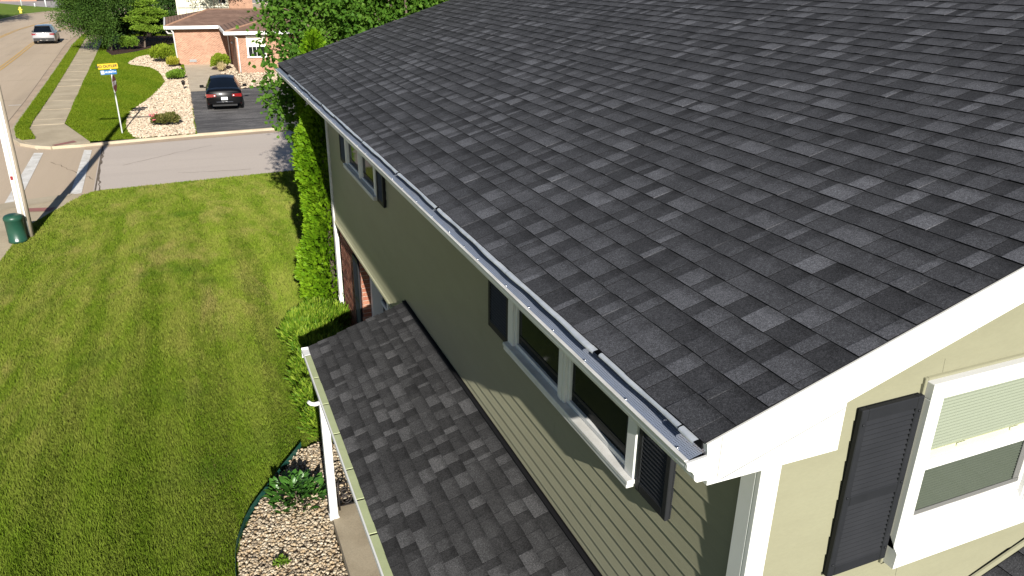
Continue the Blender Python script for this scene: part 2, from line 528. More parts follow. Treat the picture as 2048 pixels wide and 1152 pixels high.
# ------------------------------------------------------------------ ground, roads, pavements
def mat_lawn(name, dark, mid, light, dry):
    m, nt, out = _new(name)
    vec = wpos(nt)
    c = mixc(nt, ramp(nt, noise(nt, vec, 1.1, 4.0), [(.35, 0.), (.65, 1.)]), dark, mid)
    c = mixc(nt, ramp(nt, noise(nt, vec, 9.0, 3.0), [(.45, 0.), (.75, .8)]), c, light)
    c = mixc(nt, ramp(nt, noise(nt, vec, .55, 3.0, .6, .5), [(.55, 0.), (.75, .8)]), c, dry)
    bsdf(nt, out, c, .95, 0, .1, bump(nt, noise(nt, vec, 45, 3.0), .8, .02))
    return m
M_lawn_base = mat_lawn('lawn_thatch', (.075, .105, .018), (.11, .135, .026), (.16, .17, .04), (.20, .175, .06))
M_far_grass = mat_lawn('far_grass', (.10, .17, .022), (.14, .21, .03), (.18, .24, .04), (.19, .21, .06))

def mat_road(name, c1, c2, dark, streak=(1, .08, 1), rot=0):
    m, nt, out = _new(name)
    vec = wpos(nt)
    c = mixc(nt, ramp(nt, noise(nt, wpos(nt, streak), .35, 4.0, .6), [(.35, 0.), (.68, 1.)]), c1, c2)
    c = mixc(nt, ramp(nt, noise(nt, wpos(nt, streak), 1.0, 4.0, .6), [(.5, 0.), (.8, .7)]), c, dark)
    f = ramp(nt, noise(nt, vec, 30.0, 3.0, .7), [(.3, .88), (.7, 1.1)])
    bsdf(nt, out, mixc(nt, 1.0, c, f, 'MULTIPLY'), .9, 0, .2, bump(nt, noise(nt, vec, 70, 2), .15, .01))
    return m
M_road = mat_road('tan_concrete_road', (.50, .40, .295), (.435, .345, .25), (.35, .28, .21))
M_street = mat_road('pale_street_surface', (.505, .44, .385), (.47, .41, .36), (.43, .37, .325), (.08, 1, 1))
def mat_asphalt():
    m, nt, out = _new('worn_asphalt')
    vec = wpos(nt)
    c = mixc(nt, ramp(nt, noise(nt, wpos(nt, (.25, 1, 1)), 2.2, 5.0, .65, .6), [(.40, 0.), (.72, 1.)]), (.085, .081, .082), (.21, .20, .195))
    c = mixc(nt, ramp(nt, noise(nt, wpos(nt, (.4, 1.4, 1)), 5.5, 3.0, .6, 1.5), [(.47, 0.), (.50, .85), (.53, 0.)]), c, (.03, .03, .032))
    f = ramp(nt, noise(nt, vec, 40.0, 2.0, .7), [(.3, .8), (.7, 1.2)])
    bsdf(nt, out, mixc(nt, 1.0, c, f, 'MULTIPLY'), .9, 0, .2, bump(nt, noise(nt, vec, 50, 2), .3, .01))
    return m
M_asphalt = mat_asphalt()

patch('ground', [(-400, -60), (400, -60), (400, 600), (-400, 600)], M_far_grass, z=-.10)

ROAD_R = [(-6.2, 2), (-6.2, 28.4), (-5.9, 36.8), (-6.14, 37.55), (-6.79, 38.3), (-7.25, 39.5), (-7.66, 42.0), (-7.80, 44.8), (-8.20, 58.3), (-9.2, 86.2), (-9.3, 98.7), (-8.6, 112), (-5.5, 126), (0, 137), (12, 150)]
ROAD_L = [(30, 176), (10, 170), (-8, 160.5), (-17.1, 148), (-20.1, 138.5), (-21.2, 124), (-21.5, 100), (-21.5, 2)]
main_road = patch('main_road', ROAD_R + ROAD_L, M_road, z=0.0)
side_street = patch('side_street', [(-3.35, 29.16), (3.65, 29.84), (70, 36.4), (70, 47), (4.92, 38.2), (-.02, 37.75), (-3.6, 37.02)], M_street, z=.006)
patch('road_apron', [(-6.2, 28.4), (-5.24, 28.82), (-3.3, 29.05), (-3.3, 29.4), (-3.55, 37.2), (-5.46, 37.1), (-6.0, 37.5)], M_road, z=.002, parent=main_road)

# crossing bars, centre lines, gutter joint
mk = patch('crossing_stripe', [(-5.9, 28.66), (-5.50, 28.76), (-5.70, 36.45), (-6.05, 36.55)], M_white_paint, z=.012, parent=main_road)
mk = patch('crossing_stripe', [(-4.04, 29.1), (-3.70, 29.15), (-3.90, 36.35), (-4.20, 36.5)], M_white_paint, z=.012, parent=main_road)
for x0, w in ((0, .12), (.26, .12)):
    L = [(-12.3 + x0, 52), (-12.42 + x0, 69.1), (-12.62 + x0, 77.5), (-12.97 + x0, 88.8), (-13.0 + x0, 100), (-11.5 + x0, 116), (-8.5 + x0, 130)]
    patch('centre_line', L + [(x + w, y) for x, y in L[::-1]], M_yellow_paint, z=.012, parent=main_road)
    L = [(-17.1 + x0, 60), (-17.0 + x0, 98.7), (-16.9 + x0, 107.9), (-16.2 + x0, 116), (-14 + x0, 130)]
    patch('centre_line', L + [(x + w, y) for x, y in L[::-1]], M_yellow_paint, z=.012, parent=main_road)
patch('bar_mark', [(-8.95, 49.9), (-8.35, 49.9), (-8.35, 50.05), (-8.95, 50.05)], M_white_paint, z=.012, parent=main_road)
M_joint = pmat('dark_joint', (.10, .08, .06), (.16, .125, .095), 4.0, rough=.95)
M_gutterpan = pmat('gutter_concrete', (.47, .36, .255), (.36, .275, .20), .7, rough=.9, fine=.1, fscale=25)
L = [(-8.16, 44.47), (-8.36, 51.8), (-8.72, 60.8), (-9.75, 86), (-9.9, 98)]
patch('gutter_pan', [(-7.72, 43), (-7.82, 44.8), (-8.22, 58.3), (-9.22, 86.2), (-9.32, 98.7)] + L[::-1] + [(-8.0, 43)], M_gutterpan, z=.004, parent=main_road)
patch('gutter_joint', L + [(x - .03, y) for x, y in L[::-1]], M_joint, z=.008, parent=main_road)
patch('street_gutter_pan', [(-4.2, 36.72), (4.92, 37.85), (70, 46.6), (70, 47.05), (4.92, 38.32), (-.02, 37.9), (-4.2, 37.15)], M_gutterpan, z=.012, parent=side_street)
patch('street_joint', [(-3.32, 29.2), (-3.27, 29.2), (-3.5, 37.0), (-3.56, 37.0)], M_joint, z=.012, parent=side_street)

# expansion joints and cracks
def crack(pts, w, z, parent, nm='crack'):
    L, R_ = [], []
    for i, (x, y) in enumerate(pts):
        a = pts[max(i - 1, 0)]; b = pts[min(i + 1, len(pts) - 1)]
        d = math.hypot(b[0] - a[0], b[1] - a[1]) or 1; nx_, ny_ = -(b[1] - a[1]) / d, (b[0] - a[0]) / d
        ww = w * random.uniform(.5, 1.3) / 2
        L.append((x + nx_ * ww, y + ny_ * ww)); R_.append((x - nx_ * ww, y - ny_ * ww))
    patch(nm, L + R_[::-1], M_joint, z=z, parent=parent)
def wig(a, b, n, amp):
    return [(a[0] + (b[0] - a[0]) * i / n + random.uniform(-amp, amp), a[1] + (b[1] - a[1]) * i / n + random.uniform(-amp, amp)) for i in range(n + 1)]
for y in (52, 61, 70, 79, 90, 103):
    crack(wig((-8.4 - (y - 45) * .03, y), (-21.3, y - .6), 16, .03), .03, .009, main_road, 'joint')
crack(wig((-3.45, 31.0), (-5.2, 34.6), 14, .06), .025, .009, main_road)
crack(wig((-3.2, 29.3), (-3.5, 36.8), 24, .05), .05, .015, side_street)
crack(wig((3.0, 31.4), (9.5, 35.2), 22, .07), .022, .012, side_street)
crack(wig((-2.6, 33.0), (.8, 35.8), 16, .06), .018, .012, side_street)
crack(wig((-.6, 31.0), (2.0, 30.7), 10, .05), .018, .012, side_street)
# kerbs
strip('kerb', [(-9.3, 98.7), (-9.2, 86.2), (-8.2, 58.3), (-7.80, 44.8), (-7.66, 42.0), (-7.25, 39.5), (-6.79, 38.3), (-6.14, 37.55), (-5.5, 37.1)], .16, -.05, .12, M_kerb, 1.0)
strip('street_kerb', [(-4.6, 37.15), (-4.1, 37.2), (-2.19, 37.56), (-.02, 37.93), (4.92, 38.36), (20, 40.3), (70, 47.1)], .17, -.05, .115, M_kerb, 1.0)
strip('far_kerb', [(-21.5, 60), (-21.5, 100), (-21.2, 124), (-20.1, 138.5), (-17.1, 148), (-8, 160.5), (10, 170), (30, 176)], .5, -.05, .12, M_kerb, 1.0)

# pavement slabs along the main road
VR = [(-6.29, 39.09), (-6.89, 41.78), (-6.98, 43.78), (-7.18, 52.59), (-7.62, 66.87), (-8.24, 84.42), (-8.69, 97.3)]
SR = [(-5.0, 40.6), (-5.51, 42.6), (-5.72, 49.83), (-6.03, 60.98), (-6.42, 76.98), (-6.73, 88.8), (-7.0, 97.5)]
def lerp_x(pl, y):
    return float(np.interp(y, [p[1] for p in pl], [p[0] for p in pl]))
side_walk = patch('pavement', [(-7.4, 41.4), (-7.05, 39.6), (-6.62, 38.5), (-6.05, 37.75), (-5.46, 37.18), (-4.45, 37.28), (-4.06, 37.75), (-5.5, 42.6), (-6.95, 42.6)], M_walk, z=.105, thick=.2)
y = 42.62
while y < 97:
    y2 = y + 1.52
    mb = MB(); zt = .112 + random.uniform(-.006, .006)
    a0, a1, b0, b1 = lerp_x(VR, y), lerp_x(VR, y2), lerp_x(SR, y), lerp_x(SR, y2)
    g_ = .012
    mb.add([(a0, y + g_, 0), (b0, y + g_, 0), (b1, y2 - g_, 0), (a1, y2 - g_, 0), (a0, y + g_, zt), (b0, y + g_, zt), (b1, y2 - g_, zt), (a1, y2 - g_, zt)],
           [(4, 5, 6, 7), (0, 1, 5, 4), (1, 2, 6, 5), (2, 3, 7, 6), (3, 0, 4, 7)])
    mb.build('paving_slab', M_walk, side_walk)
    y = y2
patch('tactile_pad', [(-5.49, 37.48), (-5.33, 37.24), (-4.56, 37.80), (-4.73, 38.2)], M_tactile, z=.112, parent=side_walk)
near_walk = patch('corner_pavement', [(-6.4, 2), (-6.4, 28.3), (-5.24, 28.78), (-3.96, 29.05), (-3.62, 28.7), (-4.42, 26.7), (-4.80, 25.7), (-4.95, 24.0), (-5.05, 22.4), (-5.1, 2)], M_walk, z=.055, thick=.1)
patch('kerb_band', [(-6.3, 27.2), (-5.45, 27.85), (-4.65, 28.1), (-4.0, 28.75), (-3.98, 29.02), (-5.24, 28.74), (-6.3, 28.3)], M_kerb, z=.063, parent=near_walk)
patch('tactile_pad', [(-5.1, 27.58), (-4.28, 27.40), (-4.41, 27.0), (-5.05, 27.16)], M_tactile, z=.067, parent=near_walk)

# ------------------------------------------------------------------ lawns
BED = [(0.80, 9.36), (0.52, 8.96), (0.26, 8.55), (0.05, 8.22), (-0.10, 7.84), (-0.18, 7.51), (-0.20, 7.08), (-0.20, 5.6), (0.95, 5.6), (0.95, 7.9), (1.8, 7.9), (2.2, 9.3), (2.2, 13.4), (1.75, 13.5), (1.4, 12.2), (1.25, 10.6), (1.08, 9.6)]
LAWN = [(9, 30.34), (3.65, 29.80), (0.1, 29.48), (-3.2, 29.18), (-3.65, 28.7), (-4.42, 26.65), (-4.8, 25.65), (-4.95, 24.0), (-5.05, 22.4), (-5.08, 2.0), (9, 2.0)]
def zlawn(x, y):
    x = np.asarray(x, float); y = np.asarray(y, float)
    base = .04 + 1.06 * sstep((29.4 - y) / 17.5) * sstep((x + 5.3) / 4.2)
    return base + .02 * np.sin(x * .9 + y * .35) * sstep((29.4 - y) / 4) * sstep((x + 5.0) / 1.5)
patch('lawn', LAWN, M_lawn_base, zfun=zlawn, step=.6)

M_grass = None
def mat_grass():
    m, nt, out = _new('lawn_grass')
    vec = wpos(nt)
    t = nd(nt, 'ShaderNodeAttribute', attribute_name='tone').outputs['Fac']
    c = mixc(nt, ramp(nt, t, [(.0, 0.), (1., 1.)]), (.078, .140, .009), (.200, .268, .026))
    c = mixc(nt, ramp(nt, noise(nt, wpos(nt, (1.6, .45, 1)), 1.3, 4.0, .65), [(.40, 0.), (.70, .8)]), c, (.27, .275, .060))
    sy = nd(nt, 'ShaderNodeSeparateXYZ'); nt.links.new(vec, sy.inputs[0])
    dry = math_node(nt, 'MULTIPLY', ramp(nt, noise(nt, wpos(nt, (1.5, .55, 1)), .6, 4.0, .65, .5), [(.54, 0.), (.74, .65)]), ramp(nt, math_node(nt, 'DIVIDE', sy.outputs[1], 30.0), [(.27, .25), (.5, 1.)]))
    c = mixc(nt, dry, c, (.36, .285, .11))
    c = mixc(nt, ramp(nt, math_node(nt, 'DIVIDE', sy.outputs[1], 30.0), [(.28, .45), (.48, 0.)]), c, (.085, .150, .008))
    c = mixc(nt, ramp(nt, noise(nt, vec, .8, 3.0), [(.25, .55), (.45, 0.)]), c, (.055, .120, .010))
    p = nd(nt, 'ShaderNodeBsdfPrincipled'); p.inputs['Roughness'].default_value = .7; p.inputs['Specular IOR Level'].default_value = .06
    nt.links.new(c, p.inputs['Base Color'])
    tl = nd(nt, 'ShaderNodeBsdfTranslucent'); nt.links.new(c, tl.inputs[0])
    mx = nd(nt, 'ShaderNodeMixShader'); mx.inputs[0].default_value = .3
    nt.links.new(p.outputs[0], mx.inputs[1]); nt.links.new(tl.outputs[0], mx.inputs[2]); nt.links.new(mx.outputs[0], out.inputs['Surface'])
    return m
M_grass = mat_grass()

def grass(name, poly, n, zf, label, excl=(), weight=None, stripe=None, wpx=.0011, hrange=(.035, .075), mat=None):
    P = sample_poly(poly, n, excl, weight)
    z = zf(P[:, 0], P[:, 1]) if callable(zf) else np.full(len(P), zf)
    d = np.sqrt(P[:, 0] ** 2 + P[:, 1] ** 2 + (7.3 - z) ** 2)
    n = len(P)
    A = np.stack([RNG.normal(0, .42, n), RNG.normal(0, .42, n), np.ones(n)], 1)
    tone = RNG.uniform(0, 1, n)
    if stripe is not None:
        lx, ly, tt = stripe(P)
        A[:, 0] += lx; A[:, 1] += ly; tone = np.clip(tone * .8 + tt, 0, 1)
    S = RNG.uniform(*hrange, n)
    Wd = np.clip(d * wpx * RNG.uniform(.7, 1.5, n), .006, .06)
    me = leaf_mesh(name, np.column_stack([P, z - .004]), A, S, mat or M_grass, LEAF_BLADE, wscale=Wd, tone=tone)
    o = link(name, me); tag(o, label, 'grass', kind='stuff')
    return o

def lawn_stripe(P):
    x, y = P[:, 0], P[:, 1]
    wob = .06 * np.sin(y * .3) + .025 * np.sin(y * 1.3 + 1.0) + RNG.normal(0, .035, len(P))
    k = np.floor((x + wob) / .52).astype(int)
    h = np.abs(np.sin(k * 12.9898 + 4.1) * 43758.5453) % 1.0
    sgn = np.where(k % 2 == 0, 1.0, -1.0) * (.45 + .75 * h)
    k2 = np.floor((y - x * .09) / .55).astype(int)
    sgn2 = np.where(k2 % 2 == 0, 1.0, -1.0)
    edge = (y - x * .09) > 26.6
    fade = np.clip(1.0 - np.abs(x - .3) / 4.5, .2, 1) * np.clip((27 - y) / 6, .3, 1)
    fade = fade * (.85 + .25 * np.sin(y * .4 + k * 1.7))
    ly = np.where(edge, 0, .62 * sgn * fade); lx = np.where(edge, .4 * sgn2, .0)
    tt = np.where(edge, sgn2 * .05, sgn * .21 * fade) + .15  # light and dark of the bent blades is also put into tone
    return lx, ly, tt
def w_near(P):
    d = np.sqrt(P[:, 0] ** 2 + P[:, 1] ** 2 + 40)
    # only where the photograph's view reaches
    left = P[:, 0] > -.2 * P[:, 1] - 2.2
    right = P[:, 0] < np.where(P[:, 1] < 13.3, 2.25, .22 * P[:, 1] - .2)
    return np.clip((11.0 / d) ** 1.5, .05, 1) * left * right * (P[:, 1] > 5.5)
grass('lawn_grass', LAWN, 620000, zlawn, 'striped mown green lawn in front of the siding house', excl=(BED,), weight=w_near, stripe=lawn_stripe)

# ------------------------------------------------------------------ opposite corner: verge, lawn, gravel, drive
VERGE = [(-9.14, 98.7), (-9.04, 86.2), (-8.04, 58.3), (-7.62, 44.8), (-7.50, 42.0), (-7.10, 39.7), (-6.80, 39.0), (-6.30, 39.1), (-6.89, 41.78), (-6.98, 43.78), (-7.18, 52.59), (-7.62, 66.87), (-8.24, 84.42), (-8.69, 97.3)]
patch('verge', VERGE, M_far_grass, z=.118)
CORNER = [(-2.25, 37.75), (-4.06, 37.78), (-5.47, 42.6), (-5.70, 49.83), (-6.01, 60.98), (-6.40, 76.98), (-6.7, 88.8), (-7.0, 97.5), (-7.0, 130), (.3, 130), (.3, 37.95)]
GRAVEL = [(-2.25, 37.78), (-2.59, 39.29), (-2.80, 41.93), (-2.70, 45.11), (-1.98, 48.77), (-1.40, 52.54), (-1.03, 56.31), (-1.2, 59.2), (-1.45, 62.08), (-2.09, 65.03), (-3.44, 67.07), (-3.69, 68.16), (-3.14, 72.37), (-2.22, 74.1), (-1.0, 72.5), (-.1, 70), (-.1, 66.2), (.32, 60.66), (.34, 51.55), (.23, 37.95)]
GRAVEL2 = [(3.0, 51.75), (5.85, 53.1), (14, 54), (14, 59.55), (3.8, 59.55), (3.8, 65.95), (3.0, 65.95), (2.5, 57)]
MULCH = [(-5.75, 78.0), (-5.10, 74.4), (-3.46, 76.9), (-2.3, 79.8), (-1.03, 83.4), (-.14, 84.4), (-.1, 94), (-6.3, 94)]
patch('corner_lawn', CORNER, M_far_grass, z=.115)
patch('gravel_bed', GRAVEL, M_soil, z=.128)
patch('gravel_strip', GRAVEL2, M_soil, z=.118)
patch('mulch_bed', MULCH, M_mulch, z=.15)
patch('driveway', [(.20, 37.98), (.34, 51.55), (3.56, 51.8), (5.85, 53.1), (9.5, 53.4), (9.5, 39.0), (4.92, 38.5)], M_asphalt, z=.112)
patch('entry_pad', [(.30, 51.5), (3.1, 51.72), (2.55, 57), (3.05, 66.0), (-.1, 66.3), (.30, 60.6)], M_concrete, z=.122)
def stripe_corner(P):
    s = np.sin((P[:, 0] * .35 + P[:, 1] * .12) * 6.0)
    return .3 * np.sign(s), 0 * s, .12 * np.sign(s) + .02  # last value puts the stripes' light and dark into the tone
M_grass2 = mat_leaf('corner_grass', (.060, .115, .004), (.105, .160, .007), (.165, .205, .016), .5, .3, .6, .2)
grass('corner_grass', CORNER[:8] + [(.3, 97.5), (.3, 37.95)], 130000, .115, 'bright green corner lawn beside the pale gravel bed', excl=(GRAVEL, MULCH), weight=lambda P: np.clip((45 / P[:, 1]) ** 1.5, .1, 1), stripe=stripe_corner, wpx=.0009, hrange=(.05, .1), mat=M_grass2)
grass('verge_grass', VERGE, 30000, .118, 'narrow green grass verge between road and pavement', weight=lambda P: np.clip((45 / P[:, 1]) ** 1.5, .1, 1), wpx=.0009, hrange=(.05, .12), mat=M_grass2)

# stones
def icosa():
    t = (1 + 5 ** .5) / 2
    v = np.array([(-1, t, 0), (1, t, 0), (-1, -t, 0), (1, -t, 0), (0, -1, t), (0, 1, t), (0, -1, -t), (0, 1, -t), (t, 0, -1), (t, 0, 1), (-t, 0, -1), (-t, 0, 1)])
    f = [(0, 11, 5), (0, 5, 1), (0, 1, 7), (0, 7, 10), (0, 10, 11), (1, 5, 9), (5, 11, 4), (11, 10, 2), (10, 7, 6), (7, 1, 8), (3, 9, 4), (3, 4, 2), (3, 2, 6), (3, 6, 8), (3, 8, 9), (4, 9, 5), (2, 4, 11), (6, 2, 10), (8, 6, 7), (9, 8, 1)]
    return unit(v), np.array(f)
OCTA = (np.array([(1, 0, 0), (-1, 0, 0), (0, 1, 0), (0, -1, 0), (0, 0, 1), (0, 0, -1)], float), np.array([(0, 2, 4), (2, 1, 4), (1, 3, 4), (3, 0, 4)]))
def stones(name, P, z, r, mat, label, tmpl, smooth=True):
    T, F = tmpl; n = len(P)
    a, b, c = frames(np.column_stack([RNG.normal(0, 1, n), RNG.normal(0, 1, n), RNG.normal(0, .25, n)]), RNG.normal(0, .3, n))
    sc = np.stack([r * RNG.uniform(.9, 1.5, n), r * RNG.uniform(.7, 1.05, n), r * RNG.uniform(.5, .8, n)], 1)
    jit = 1 + RNG.normal(0, .10, (n, len(T), 1))
    L = T[None] * jit * sc[:, None, :]
    V = np.column_stack([P, z])[:, None, :] + L[..., 0:1] * a[:, None] + L[..., 1:2] * b[:, None] + L[..., 2:3] * c[:, None]
    FF = (F[None] + (np.arange(n) * len(T))[:, None, None]).reshape(-1, 3)
    tone = np.clip(RNG.beta(1.5, 1.5, n), 0, 1)
    o = link(name, mesh_np(name, V.reshape(-1, 3), FF, mat, smooth=smooth, attrs={'tone': np.repeat(tone, len(T)), 'hue': np.repeat(RNG.uniform(0, 1, n), len(T))}))
    return tag(o, label, 'gravel', kind='stuff')
def mat_stone(name, stops, hue):
    m, nt, out = _new(name)
    t = nd(nt, 'ShaderNodeAttribute', attribute_name='tone').outputs['Fac']; h = nd(nt, 'ShaderNodeAttribute', attribute_name='hue').outputs['Fac']
    c = ramp(nt, t, stops)
    c = mixc(nt, ramp(nt, h, [(.62, 0.), (.72, .55)]), c, hue)
    f = ramp(nt, noise(nt, wpos(nt), 60, 3), [(.3, .8), (.7, 1.15)])
    bsdf(nt, out, mixc(nt, 1.0, c, f, 'MULTIPLY'), .75, 0, .3)
    return m
M_stone = mat_stone('river_stone', [(0, (.11, .09, .068)), (.2, (.235, .185, .13)), (.5, (.37, .305, .215)), (1, (.54, .47, .36))], (.36, .255, .14))
M_stone_far = mat_stone('pale_gravel_stone', [(0, (.30, .23, .17)), (.3, (.45, .36, .26)), (1, (.66, .56, .43))], (.40, .30, .20))
NEAR_BED = [(0.78, 9.30), (0.53, 8.93), (0.28, 8.52), (0.08, 8.20), (-0.07, 7.83), (-0.15, 7.50), (-0.17, 7.08), (-0.17, 5.7), (0.92, 5.7), (0.92, 7.75), (1.7, 7.75), (1.7, 8.9), (1.1, 9.4)]
Pn = sample_poly(NEAR_BED, 9500)
zb = zlawn(Pn[:, 0], Pn[:, 1]).max() + .02
patch('stone_bed', NEAR_BED, M_soil, z=float(zb) - .012)
stones('river_stone_gravel', Pn, zb + RNG.uniform(-.012, .018, len(Pn)), RNG.uniform(.011, .025, len(Pn)), M_stone, 'mixed tan river stones in the curved bed beside the porch slab', icosa())
Pf = sample_poly(GRAVEL, 13000, weight=lambda P: np.clip((45 / P[:, 1]) ** 1.3, .2, 1))
stones('gravel_stones', Pf, np.full(len(Pf), .135), RNG.uniform(.04, .085, len(Pf)), M_stone_far, 'pale cream landscaping stones left of the asphalt driveway', OCTA, False)
Pf = sample_poly(GRAVEL2, 4500)
stones('gravel_strip_stones', Pf, np.full(len(Pf), .125), RNG.uniform(.05, .09, len(Pf)), M_stone_far, 'pale cream stones along the foot of the brick house wall', OCTA, False)

# across the main road
patch('far_lawn', [(-21.9, 100), (-21.6, 124), (-20.5, 138.7), (-17.4, 148.4), (-8.2, 161), (-18.5, 158), (-24.7, 167.5), (-29, 175.6), (-60, 190), (-60, 100)], M_far_grass, z=.13)
M_park = pmat('grey_parking', (.36, .33, .32), (.30, .28, .27), .25, rough=.9)
patch('parking_area', [(-60, 190.2), (-29, 175.7), (-24.7, 167.6), (-18.5, 158.1), (-8.0, 161.2), (10, 171), (30, 177), (30, 215), (-60, 215)], M_park, z=.10)
# ------------------------------------------------------------------ the siding house
XW, YN, YF = 2.20, 2.245, 13.47          # eave wall face, gable wall face, far corner
GX, GY, GZ = 1.733, 2.205, 5.385         # gutter rim at the near corner
RS = .322                                # roof rise per metre
ROOF_Y0, ROOF_Y1, RIDGE_X = 2.195, 16.55, 7.6
def zroof(x): return 5.468 + RS * (x - 1.818)
house = empty('house', (XW, YN, 1.1), 'pale yellow-green siding house with dark charcoal shingle roof and small front porch', 'house')

# core walls
mb = MB()
mb.box(XW + .001, 12.9, YN + .001, YF - .02, 3.1, 5.25)
mb.box(XW + .42, 12.9, YN + .05, YF - .03, .8, 3.1)
mb.box(4.3, 12.9, YF - .02, 16.2, .8, 5.25)
for y0, y1 in ((YN + .001, 16.2),):
    vs = [(XW + .001, y0, 5.2), (12.9, y0, 5.2), (RIDGE_X, y0, zroof(RIDGE_X) - .12), (XW + .001, y1, 5.2), (12.9, y1, 5.2), (RIDGE_X, y1, zroof(RIDGE_X) - .12)]
    mb.add(vs, [(0, 1, 2), (5, 4, 3), (0, 3, 4, 1), (1, 4, 5, 2), (2, 5, 3, 0)])
wall = mb.build('wall', M_siding_dk, house)

# clapboards
COURSE = .114
def board(face, u0, u1, z, h=COURSE):
    mb = MB()
    t = .0108 + random.uniform(-.0006, .0006)
    if face == 'eave':
        prof = [(0, 0, z + .004), (-t, 0, z), (-t + .0008, 0, z + .008), (-.0075, 0, z + h * .5), (-.004, 0, z + h + .006), (0, 0, z + h + .006)]
        mb.prism(prof, (XW, u0, 0), (XW, u1, 0))
    else:
        prof = [(0, 0, z + .004), (0, -t, z), (0, -t + .0008, z + .008), (0, -.0075, z + h * .5), (0, -.004, z + h + .006), (0, 0, z + h + .006)]
        mb.prism(prof, (u1, YN, 0), (u0, YN, 0))
    return mb.build('siding_board', M_siding, wall)
z = 5.236
k = 0
SEAMS = [[5.9, 10.2], [4.35, 8.9], [7.1, 11.9], [3.75, 6.6, 10.7], [5.2, 9.6], [4.0, 7.7, 12.3], [6.2, 10.0], [4.7, 8.4]]
while z > 3.12:
    z -= COURSE
    us = [YN + .10] + SEAMS[k % len(SEAMS)] + [YF - .07]
    for a, b in zip(us[:-1], us[1:]):
        board('eave', a + .0012, b - .0012, z)
    k += 1
zbot = z
z = zbot - COURSE * 0
while z < zroof(7.0):
    x0 = max(XW + .05, 1.818 + (z + COURSE + .10 - 5.468) / RS - .18)
    x1 = 7.3
    if x0 < x1 - .3:
        sx = 4.6 + 1.4 * math.sin(z * 40)
        if sx - x0 > .5:
            board('gable', x0, sx - .001, z); board('gable', sx + .001, x1, z)
        else:
            board('gable', x0, x1, z)
    z += COURSE
mb = MB(); mb.bbox(XW - .022, XW + .06, 8.7, YF - .07, zbot - .05, zbot + .002, .006); mb.bbox(XW + .002, XW + .08, 8.7, YF - .07, zbot - .075, zbot - .052, .003)
mb.build('starter_trim', M_siding, house)

# corner boards
mb = MB(); mb.bbox(XW - .030, XW + .085, YN - .030, YN + .002, 1.2, 5.232, .004); mb.bbox(XW - .0302, XW + .004, YN + .0015, YN + .10, 1.2, 5.232, .004)
mb.build('corner_board', M_white, house)
mb = MB(); mb.bbox(XW - .032, XW + .01, YF - .075, YF + .012, 1.15, 5.23, .004); mb.bbox(XW - .034, XW + .05, YF + .0125, YF + .03, 1.15, 5.23, .004)
mb.bbox(XW - .05, XW + .0, YF - .10, YF + .02, 1.52, 1.58, .004)
mb.build('corner_board', M_white_dirty, house)

# roof deck, both slopes
mb = MB()
e0 = zroof(1.83) - .012; r0 = zroof(RIDGE_X) - .012; xb = 2 * RIDGE_X - 1.83
for (xa, za), (xc, zc) in (((1.83, e0), (RIDGE_X, r0)), ((RIDGE_X, r0), (xb, e0))):
    vs = [(xa, 2.232, za), (xc, 2.232, zc), (xc, ROOF_Y1, zc), (xa, ROOF_Y1, za)]
    vs += [(x, y, q - .09) for x, y, q in vs]
    mb.add(vs, [(0, 1, 2, 3), (7, 6, 5, 4), (0, 4, 5, 1), (1, 5, 6, 2), (2, 6, 7, 3), (3, 7, 4, 0)])
roof = mb.build('main_roof', [M_sh_edge], house)
mb = MB(); mb.bbox(RIDGE_X - .13, RIDGE_X + .13, ROOF_Y0, ROOF_Y1, r0 + .0, r0 + .03, .01)
mb.build('ridge_cap', M_sh_edge, roof)

# ---------------------------------------------------------------- shingles
SHINGLES = []          # (rank area, parent, matrix, width class, thickness, tone, tinted)
WCLASS = [.055, .085, .115, .145, .175, .21, .25]
def shingle_verts(w, t, E, over):
    L = E + over
    v = [(.0008, 0, 0), (w - .0008, 0, 0), (.0008, 0, t), (w - .0008, 0, t), (.0008, L, .0012), (w - .0008, L, .0012), (.0008, L, 0), (w - .0008, L, 0)]
    f = [(2, 3, 5, 4), (0, 1, 3, 2), (0, 2, 4, 6), (1, 7, 5, 3)]
    vup = [0, 0, 0, 0, L / E, L / E, L / E, L / E]
    return v, f, [0, 1, 0, 0] if t > .0115 else [0, 1, 1, 1], vup
SH_MESH = {}
def shingle_mesh(w, t, E, over, tinted):
    key = (round(w, 3), t, E, tinted)
    if key not in SH_MESH:
        v, f, fm, vup = shingle_verts(w, t, E, over)
        SH_MESH[key] = mesh_np('shingle', v, f, [M_sh_po if tinted else M_sh_o, M_sh_edge], fmat=fm, attrs={'vup': vup})
    return SH_MESH[key]
